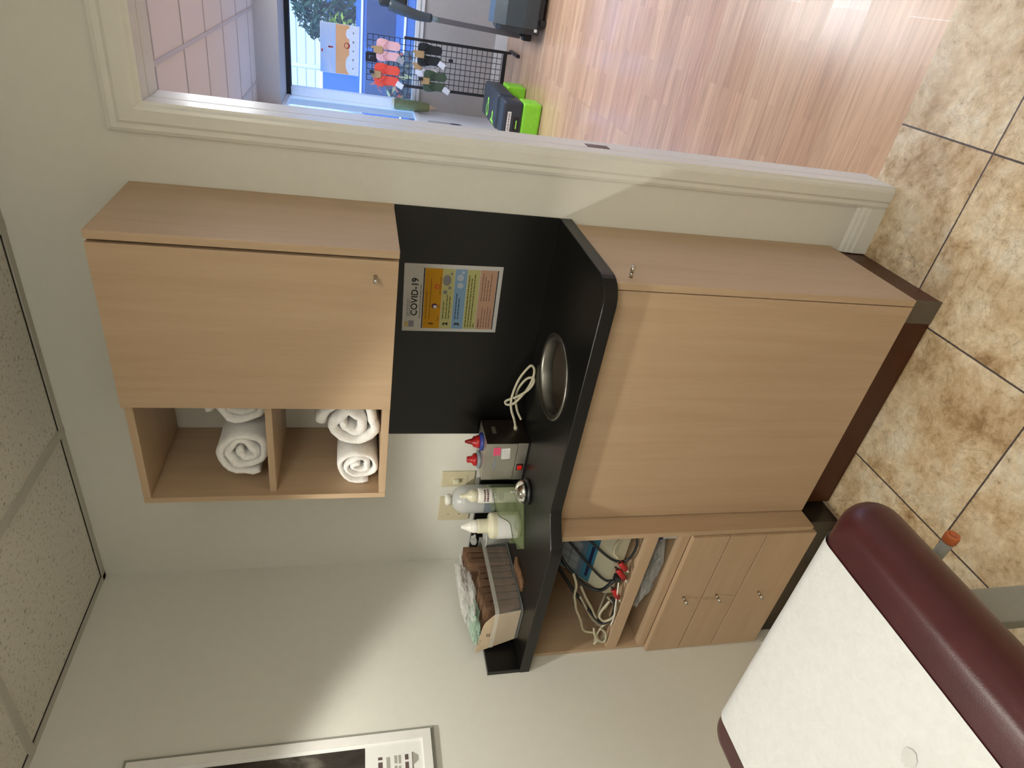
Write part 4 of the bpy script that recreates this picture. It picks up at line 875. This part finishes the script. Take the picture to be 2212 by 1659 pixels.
cs = MB(); cs.box((1.50, 4.95, 1.15), (2.30, 5.10, 1.40), 0.03, seg=4); cs.build('console', 'dslate', tm); MB().box((1.68, 5.085, 1.22), (2.12, 5.105, 1.37), 0.004).build('screen', 'navy', tm)

# gridwall stand with flip-flops
gs = thing('grid_stand', 'black wire grid display stand by the showroom window', 'display stand', (1.02, 5.45, 0))
GY = 5.46; gx0, gx1 = 0.815, 1.225
g = MB(); n = 9
for i in range(n):
    x = gx0 + (gx1 - gx0) * i / (n - 1); g.cyl((x, GY, 0.14), (x, GY, 1.48), 0.0032, 6)
zk = 0.14
while zk < 1.49: g.cyl((gx0, GY, zk), (gx1, GY, zk), 0.0032, 6); zk += 0.0515
g.build('wire_grid', 'blackp', gs)
for x in (gx0 - 0.012, gx1 + 0.012): MB().box((x - 0.012, GY - 0.012, 0.05), (x + 0.012, GY + 0.012, 1.13), 0.003).build('post', 'blackp', gs)
MB().box((gx0, GY - 0.012, 0.09), (gx1, GY + 0.012, 0.13), 0.003).build('bottom_rail', 'blackp', gs)
for x in (gx0 - 0.012, gx1 + 0.012): MB().box((x - 0.014, GY - 0.20, 0.0), (x + 0.014, GY + 0.20, 0.035), 0.004).build('foot_bar', 'blackp', gs)
for x, z in ((1.03, 0.93), (1.14, 0.90), (1.10, 0.655), (0.90, 0.94), (1.03, 1.42), (0.905, 1.42)):
    MB().box((x - 0.006, GY - 0.085, z), (x + 0.006, GY - 0.003, z + 0.010)).box((x - 0.014, GY - 0.090, z - 0.01), (x + 0.014, GY - 0.084, z + 0.035)).build('hook', 'blackp', gs)
t = thing('black_sign_holder', 'small square black price holder at the top of the grid stand', 'price holder', (1.025, GY - 0.02, 1.385))
b = MB(); zz = 1.385; 
for a_, c_ in (((-0.042, 0), (0.042, 0.032)), ((-0.042, 0.078), (0.042, 0.11)), ((-0.042, 0.032), (-0.014, 0.078)), ((0.014, 0.032), (0.042, 0.078))): b.box((1.025 + a_[0], GY - 0.016, zz + a_[1]), (1.025 + c_[0], GY - 0.006, zz + c_[1]))
b.build('frame', 'blackp', t); MB().box((1.013, GY - 0.012, zz + 0.035), (1.037, GY - 0.010, zz + 0.075)).build('price_card', 'bgrey', t)
mat['ffpink'] = M('pink_rubber', (0.80, 0.46, 0.46), 0.6); mat['ffcoral'] = M('coral_rubber', (0.85, 0.085, 0.045), 0.55); mat['ffblack'] = M('black_rubber', (0.012, 0.013, 0.013), 0.6)
mat['ffwhite'] = M('white_rubber', (0.80, 0.80, 0.82), 0.6); mat['ffgreen'] = M('olive_rubber', (0.055, 0.085, 0.045), 0.6); mat['kraft'] = M('kraft_card', (0.45, 0.28, 0.12), 0.7); mat['tagw'] = M('white_tag', (0.78, 0.78, 0.80), 0.6); mat['taggrey'] = M('grey_tag', (0.35, 0.35, 0.36), 0.6)
SOLE = [(0.000, 0.0), (0.030, 0.004), (0.046, 0.022), (0.051, 0.055), (0.047, 0.095), (0.037, 0.140), (0.036, 0.180), (0.038, 0.215), (0.031, 0.240), (0.010, 0.255), (-0.012, 0.254), (-0.030, 0.240), (-0.037, 0.212), (-0.036, 0.170), (-0.036, 0.120), (-0.040, 0.080), (-0.040, 0.045), (-0.033, 0.018), (-0.018, 0.003)]
def flip_flops(lab, x, z, y, mm, s=1.0, tagm='tagw', tilt=0.0):
    t = thing('flip_flops', lab, 'flip-flops', (x, y, z - 0.32 * s), 'flip-flops on the grid stand', rot=(0, tilt, 0))
    for sgn in (1, -1):
        def T(u, v, w): return Vector((sgn * (0.050 + u * 1.18) * s, -w, (0.32 - 0.045 - v) * s))
        so = MB(); n = len(SOLE); vs = [T(u, v, 0) for u, v in SOLE] + [T(u * .96, v * .97 + .004, 0.014) for u, v in SOLE]
        so.add(vs, [tuple(range(n)), tuple(range(n, 2 * n))] + [(i, (i + 1) % n, n + (i + 1) % n, n + i) for i in range(n)]); so.local('sole', mm, t)
        st = MB(); st.tube([T(0.0, 0.045, 0.013), T(0.0, 0.055, 0.030), T(0.020, 0.085, 0.038), T(0.037, 0.120, 0.014)], 0.0055, 8, sub=4); st.tube([T(0.0, 0.050, 0.030), T(-0.018, 0.085, 0.038), T(-0.033, 0.120, 0.014)], 0.0055, 8, sub=4); st.local('strap', mm, t)
    ha = MB(); ha.box((-0.034 * s, -0.026, 0.205 * s), (0.034 * s, -0.018, 0.285 * s), 0.006); ha.box((-0.030 * s, -0.024, 0.282 * s), (0.030 * s, -0.020, 0.300 * s)); ha.box((0.008 * s, -0.024, 0.298 * s), (0.030 * s, -0.020, 0.325 * s)); ha.local('hanger_card', 'kraft', t)
    m_ = Matrix.Translation((-0.075 * s, -0.020, 0.018 * s)) @ Matrix.Rotation(0.5, 4, 'Y')
    MB().box((-0.026, -0.001, -0.036), (0.026, 0.001, 0.036), mtx=m_).local('price_tag', tagm, t)
flip_flops('pink flip-flops hanging at the top right of the grid stand', 1.105, 1.438, GY - 0.045, 'ffpink', 0.92, 'taggrey')
flip_flops('coral red flip-flops hanging at the top left of the grid stand', 0.885, 1.452, GY - 0.045, 'ffcoral', 0.98)
flip_flops('black flip-flops hanging lower right on the grid stand', 1.118, 1.040, GY - 0.055, 'ffblack', 0.95, tilt=0.0)
flip_flops('white flip-flops hanging between the black and the green pairs', 1.005, 1.040, GY - 0.020, 'ffwhite', 0.85)
flip_flops('dark green flip-flops hanging lowest left on the grid stand', 0.885, 0.965, GY - 0.055, 'ffgreen', 0.92)

# beach poster hanging in the window
def m_poster():
    m, nt, b = principled('beach_print'); f = noise_tex(nt, coords(nt, (1, 1, 3)), 2.5, 3)
    nt.links.new(ramp(nt, f, [(0.3, (0.30, 0.50, 0.80)), (0.6, (0.55, 0.62, 0.74)), (0.8, (0.66, 0.70, 0.78))]), b.inputs['Base Color']); return m
mat['p_orange'] = M('print_warm_orange', (0.78, 0.40, 0.17), 0.6, var=0.06, scale=6)
mat['p_white'] = M('print_white', (0.72, 0.76, 0.84), 0.6); mat['p_red'] = M('print_dark_red', (0.40, 0.04, 0.02), 0.6)
def draw_bp(b, mtx):
    R(b, mtx, 0.004, 0.004, 0.461, 0.155, 0); R(b, mtx, 0.004, 0.155, 0.461, 0.290, 1); R(b, mtx, 0.004, 0.290, 0.461, 0.385, 2)
    D(b, mtx, 0.245, 0.110, 0.022, 3, sx=0.35); D(b, mtx, 0.245, 0.090, 0.010, 3); D(b, mtx, 0.205, 0.020, 0.008, 3, sx=2)
    D(b, mtx, 0.275, 0.268, 0.030, 3, 0.0007, 1.0); D(b, mtx, 0.275, 0.262, 0.016, 1, 0.0009, 1.4); D(b, mtx, 0.10, 0.30, 0.045, 2, 0.0006, 2.0); D(b, mtx, 0.385, 0.285, 0.03, 2, 0.0006, 1.6)
    for k in range(5): D(b, mtx, 0.065 + 0.083 * k, 0.330, 0.008, 4, 0.0008, 1.0 + 0.4 * (k % 2))
strip_sheet('window_poster', 'bright beach poster with an orange band hanging in the showroom window', 'poster', (0.763, FY - 0.03, 1.945), (1, 0, 0), (0, 0, 1), 0.465, 0.390, 'p_white', draw_bp, [m_poster(), 'p_orange', 'p_white', 'p_red', 's_grey'])

# lime and charcoal step machine
mat['lime'] = M('lime_plastic', (0.28, 0.75, 0.04), 0.4); mat['char'] = M('charcoal_plastic', (0.032, 0.040, 0.050), 0.38); mat['limep'] = M('lime_print', (0.35, 0.85, 0.08), 0.5)
gb = thing('step_machine', 'low charcoal and lime green machine on the plank floor beyond the door', 'exercise machine', (0.86, 4.55, 0))
b = MB(); b.box((0.72, 4.10, 0.165), (1.005, 4.40, 0.345), 0.028, seg=4); b.box((0.72, 4.30, 0.205), (1.02, 5.02, 0.365), 0.03, seg=4); b.build('body', 'char', gb)
MB().box((0.722, 4.098, 0.002), (1.003, 4.34, 0.170), 0.02, seg=3).build('front_base', 'lime', gb); MB().box((0.73, 4.78, 0.002), (1.025, 5.03, 0.185), 0.015, seg=3).build('rear_base', 'lime', gb)
MB().box((0.76, 4.094, 0.190), (0.88, 4.102, 0.245), 0.006).build('slot', 'blackp', gb); MB().box((0.785, 4.091, 0.212), (0.855, 4.095, 0.222)).build('slot_light', 'limep', gb)
m_ = frame_mtx((0.755, 4.0975, 0.285), (1, 0, 0), (0, 0, 1)); q = MB(); q.box((0, -0.016, 0), (0.165, 0.016, 0.001), 0, 0, mtx=m_)
rnd = random.Random(9); x = 0.01
while x < 0.15: w = rnd.uniform(0.006, 0.016); q.add([m_ @ Vector(p) for p in ((x, -0.006, 0.0015), (x + w, -0.006, 0.0015), (x + w, 0.006, 0.0015), (x, 0.006, 0.0015))], [(0, 1, 2, 3)], 1); x += w + 0.004
q.build('name_plate', ['whitep', 's_grey'], gb)
mk = MB(); put_text(mk, 'C', 0.15, frame_mtx((0.80, 4.72, 0.3665), (1, 0, 0), (0, 1, 0)), 0, bold=0.006); put_text(mk, 'o', 0.12, frame_mtx((0.885, 4.72, 0.3665), (1, 0, 0), (0, 1, 0)), 0, bold=0.006); mk.build('lime_logo', 'limep', gb); mk = MB()
put_text(mk, 'o', 0.12, frame_mtx((0.815, 4.46, 0.3665), (1, 0, 0), (0, 1, 0)), 0, bold=0.006); put_text(mk, 'J', 0.15, frame_mtx((0.765, 4.46, 0.3665), (1, 0, 0), (0, 1, 0)), 0, bold=0.006)
mk.build('lime_logo', 'limep', gb)
# pencil-shaped hanging sleeve in the corner
ps = thing('folded_umbrella', 'olive folded umbrella with pale pointed tip hanging in the corner by the window', 'umbrella', (0.565, 5.78, 0.72))
MB().lathe([(0.0, 0.475), (0.045, 0.470), (0.060, 0.44), (0.056, 0.25), (0.044, 0.095), (0.036, 0.085)], n=14, smooth=False).local('canopy', M('olive_cloth', (0.22, 0.24, 0.10), 0.75, var=0.15), ps)
MB().lathe([(0.036, 0.087), (0.020, 0.045), (0.0, 0.0)], n=14, smooth=False).local('tip', 'tan', ps)
MB().lathe([(0.061, 0.46), (0.063, 0.462), (0.063, 0.485), (0.0, 0.486)], n=14).local('collar', 'cream', ps)
MB().cyl((0, 0, 0.48), (0, 0, 0.53), 0.006).local('hook', 'whitep', ps)
el = thing('wall_control_box', 'flat grey control box with dark display on the left showroom wall', 'control box', (FX0, 5.26, 0.50))
MB().box((FX0 + 0.0005, 5.02, 0.50), (FX0 + 0.02, 5.36, 0.85), 0.004).build('box', M('box_grey', (0.42, 0.40, 0.40), 0.5), el); MB().box((FX0 + 0.019, 5.05, 0.53), (FX0 + 0.022, 5.33, 0.62)).build('display', 'navy', el)

# ------------------------------------------------------------------ outside
struct(MB().box((-30, FY + 0.12, -0.25), (30, 70, -0.15)).build('ground', M('asphalt', (0.20, 0.22, 0.26), 0.9, var=0.15, scale=6)))
mat['sid'] = M('pale_siding', (0.72, 0.80, 0.92), 0.7, var=0.05); mat['vanb'] = M('blue_van_paint', (0.05, 0.15, 0.46), 0.1, var=0.08); mat['vand'] = M('navy_van_paint', (0.02, 0.04, 0.13), 0.2, var=0.2); mat['dblue'] = M('dark_window', (0.03, 0.06, 0.16), 0.1); mat['wht'] = M('white_paint_outdoors', (0.85, 0.88, 0.92), 0.5)
bl = thing('street_building', 'pale building with blue windows across the street', 'building', (-1.0, 24, -0.15))
b = MB(); b.box((-8, 22, -0.15), (6, 28, 5.2))
for k in range(18): b.box((-8, 21.97, 0.1 + 0.28 * k), (6, 22.0, 0.33 + 0.28 * k))
b.build('wall', 'sid', bl)
for x, z0, z1 in ((-2.3, 1.4, 2.7), (-1.35, 1.4, 2.7), (-0.1, 1.3, 2.6), (0.9, 1.3, 2.6), (2.2, 1.3, 2.6)):
    w = MB().box((x, 21.9, z0), (x + 0.8, 21.98, z1)).build('window', 'wht', bl); MB().box((x + 0.05, 21.88, z0 + 0.05), (x + 0.75, 21.93, z1 - 0.05)).build('pane', M('blue_pane', (0.06, 0.16, 0.42), 0.15), w)
MB().box((-0.4, 21.85, 1.9), (0.2, 21.9, 2.15)).build('red_panel', 'red', bl); MB().box((-8, 21.5, 5.2), (6, 28, 5.4)).build('roof', 'wht', bl)
def van(nm, lab, x, y, ln, h, body, cat='van'):
    t = thing(nm, lab, cat, (x, y, -0.15)); b = MB()
    b.prism([(0, 0.35), (ln, 0.35), (ln, 0.95), (ln - 0.25, 1.08), (ln - 0.9, 1.2), (ln - 1.55, h), (0.15, h), (0, h - 0.2)], -0.85, 0.85, 0, Matrix(((1, 0, 0, -ln / 2), (0, 0, 1, 0), (0, 1, 0, 0), (0, 0, 0, 1))))
    b.local('body', body, t)
    for k, (za, zb, mm) in enumerate(((0.42, 0.50, 'dblue'), (0.62, 0.65, 'wht'), (0.78, 0.90, 'dblue'), (1.02, 1.05, 'wht'), (h - 0.10, h - 0.07, 'wht'))): MB().box((-ln / 2 + 0.05, -0.875, za), (ln / 2 - 0.15, -0.85, zb)).local('side_moulding', mm, t)
    for x0, x1 in ((-ln / 2 + 0.15, -ln / 2 + 0.95), (-ln / 2 + 1.0, ln / 2 - 1.9)): MB().box((x0, -0.862, 1.18), (x1, -0.848, h - 0.15)).local('side_window', 'dblue', t)
    for xx in (-ln / 2 + 0.8, ln / 2 - 0.8): w = MB().lathe([(0, -0.1), (0.33, -0.1), (0.33, 0.1), (0, 0.1)], (xx, -0.8, 0.33), axis='Y', n=24).local('wheel', 'blackp', t)
    return t
van('parked_van', 'blue van parked close outside the showroom window', 1.75, 10.2, 4.2, 1.75, 'vanb')
van('parked_van', 'dark navy van standing in for reflections in the left showroom window', -1.87, 11.8, 2.7, 2.3, 'vand')  # added to give the dark reflected area in the side pane
van('parked_car', 'white car parked across the street at left', -2.7, 19.0, 3.6, 1.6, 'wht', 'car')
t = thing('street_pole', 'white pole standing across the street in front of the pale building', 'pole', (-0.55, 15, -0.15)); MB().cyl((0, 0, 0), (0, 0, 6), 0.05, 12).local('shaft', 'wht', t); MB().box((-0.12, -0.12, 0), (0.12, 0.12, 0.08)).local('base', 'wht', t)
def leaves(n, c, s, size, seed):
    rnd = random.Random(seed); b = MB()
    for i in range(n):
        d = Vector((rnd.gauss(0, 1), rnd.gauss(0, 1), rnd.gauss(0, 1))).normalized() * rnd.uniform(0.55, 1) 
        p = Vector((c[0] + d.x * s[0], c[1] + d.y * s[1], c[2] + d.z * s[2])); u = Vector((rnd.uniform(-1, 1), rnd.uniform(-1, 1), rnd.uniform(-1, 1))).normalized(); w = u.orthogonal().normalized(); k = size * rnd.uniform(0.6, 1.3)
        b.add([p - u * k, p + w * k * .4, p + u * k, p - w * k * .4], [(0, 1, 2, 3)])
    return b
mat['lfd'] = M('dark_leaf', (0.015, 0.06, 0.03), 0.6); mat['lfy'] = M('sunlit_leaf', (0.30, 0.45, 0.05), 0.6); mat['lfc'] = M('coral_blossom', (0.85, 0.18, 0.12), 0.6); mat['lfg'] = M('grey_leaf', (0.14, 0.18, 0.20), 0.6); mat['lfp'] = M('pale_yellow_leaf', (0.70, 0.66, 0.25), 0.6); mat['bark'] = M('bark', (0.07, 0.05, 0.035), 0.9)
t = thing('street_tree', 'dark green tree with sunlit leaves across the street', 'tree', (0.80, 13, -0.15))
MB().tube([(0, 0, 0), (0.05, 0, 1.0), (0.0, 0.05, 1.9), (0.1, 0, 2.6)], 0.09, 10, r2=0.04, sub=4).local('trunk', 'bark', t)
leaves(1500, (0.05, 0, 2.35), (0.62, 0.55, 0.62), 0.075, 1).local('foliage', 'lfd', t); leaves(260, (-0.30, -0.35, 2.05), (0.32, 0.3, 0.32), 0.07, 2).local('sunlit_foliage', 'lfy', t)
t = thing('flowering_bush', 'bush with coral blossoms and yellow leaves outside the window behind the flip-flops', 'bush', (0.68, 6.75, -0.15))
MB().tube([(0, 0, 0), (0.02, 0, 0.5), (0.0, 0, 1.1)], 0.03, 8, r2=0.015, sub=3).local('stem', 'bark', t)
leaves(700, (0, 0, 1.05), (0.30, 0.25, 0.42), 0.075, 3).local('foliage', 'lfg', t); leaves(60, (-0.02, -0.10, 1.12), (0.25, 0.22, 0.33), 0.055, 4).local('yellow_leaves', 'lfp', t); leaves(130, (-0.05, 0.02, 1.22), (0.32, 0.25, 0.36), 0.04, 5).local('blossom', 'lfc', t)
t = thing('reflection_strut', 'white diagonal strut standing in for a reflection in the left showroom window', 'strut', (0.38, 5.3, 1.2)); MB().tube([(0.36, 6.72, 2.36), (0.36, 5.40, 0.75)], 0.016, 10).build('tube', 'wht', t); MB().box((0.345, 5.36, 0.71), (0.375, 5.48, 0.79), 0.004).build('bracket', 'wht', t)  # added bar imitates a bright diagonal reflection in the glass
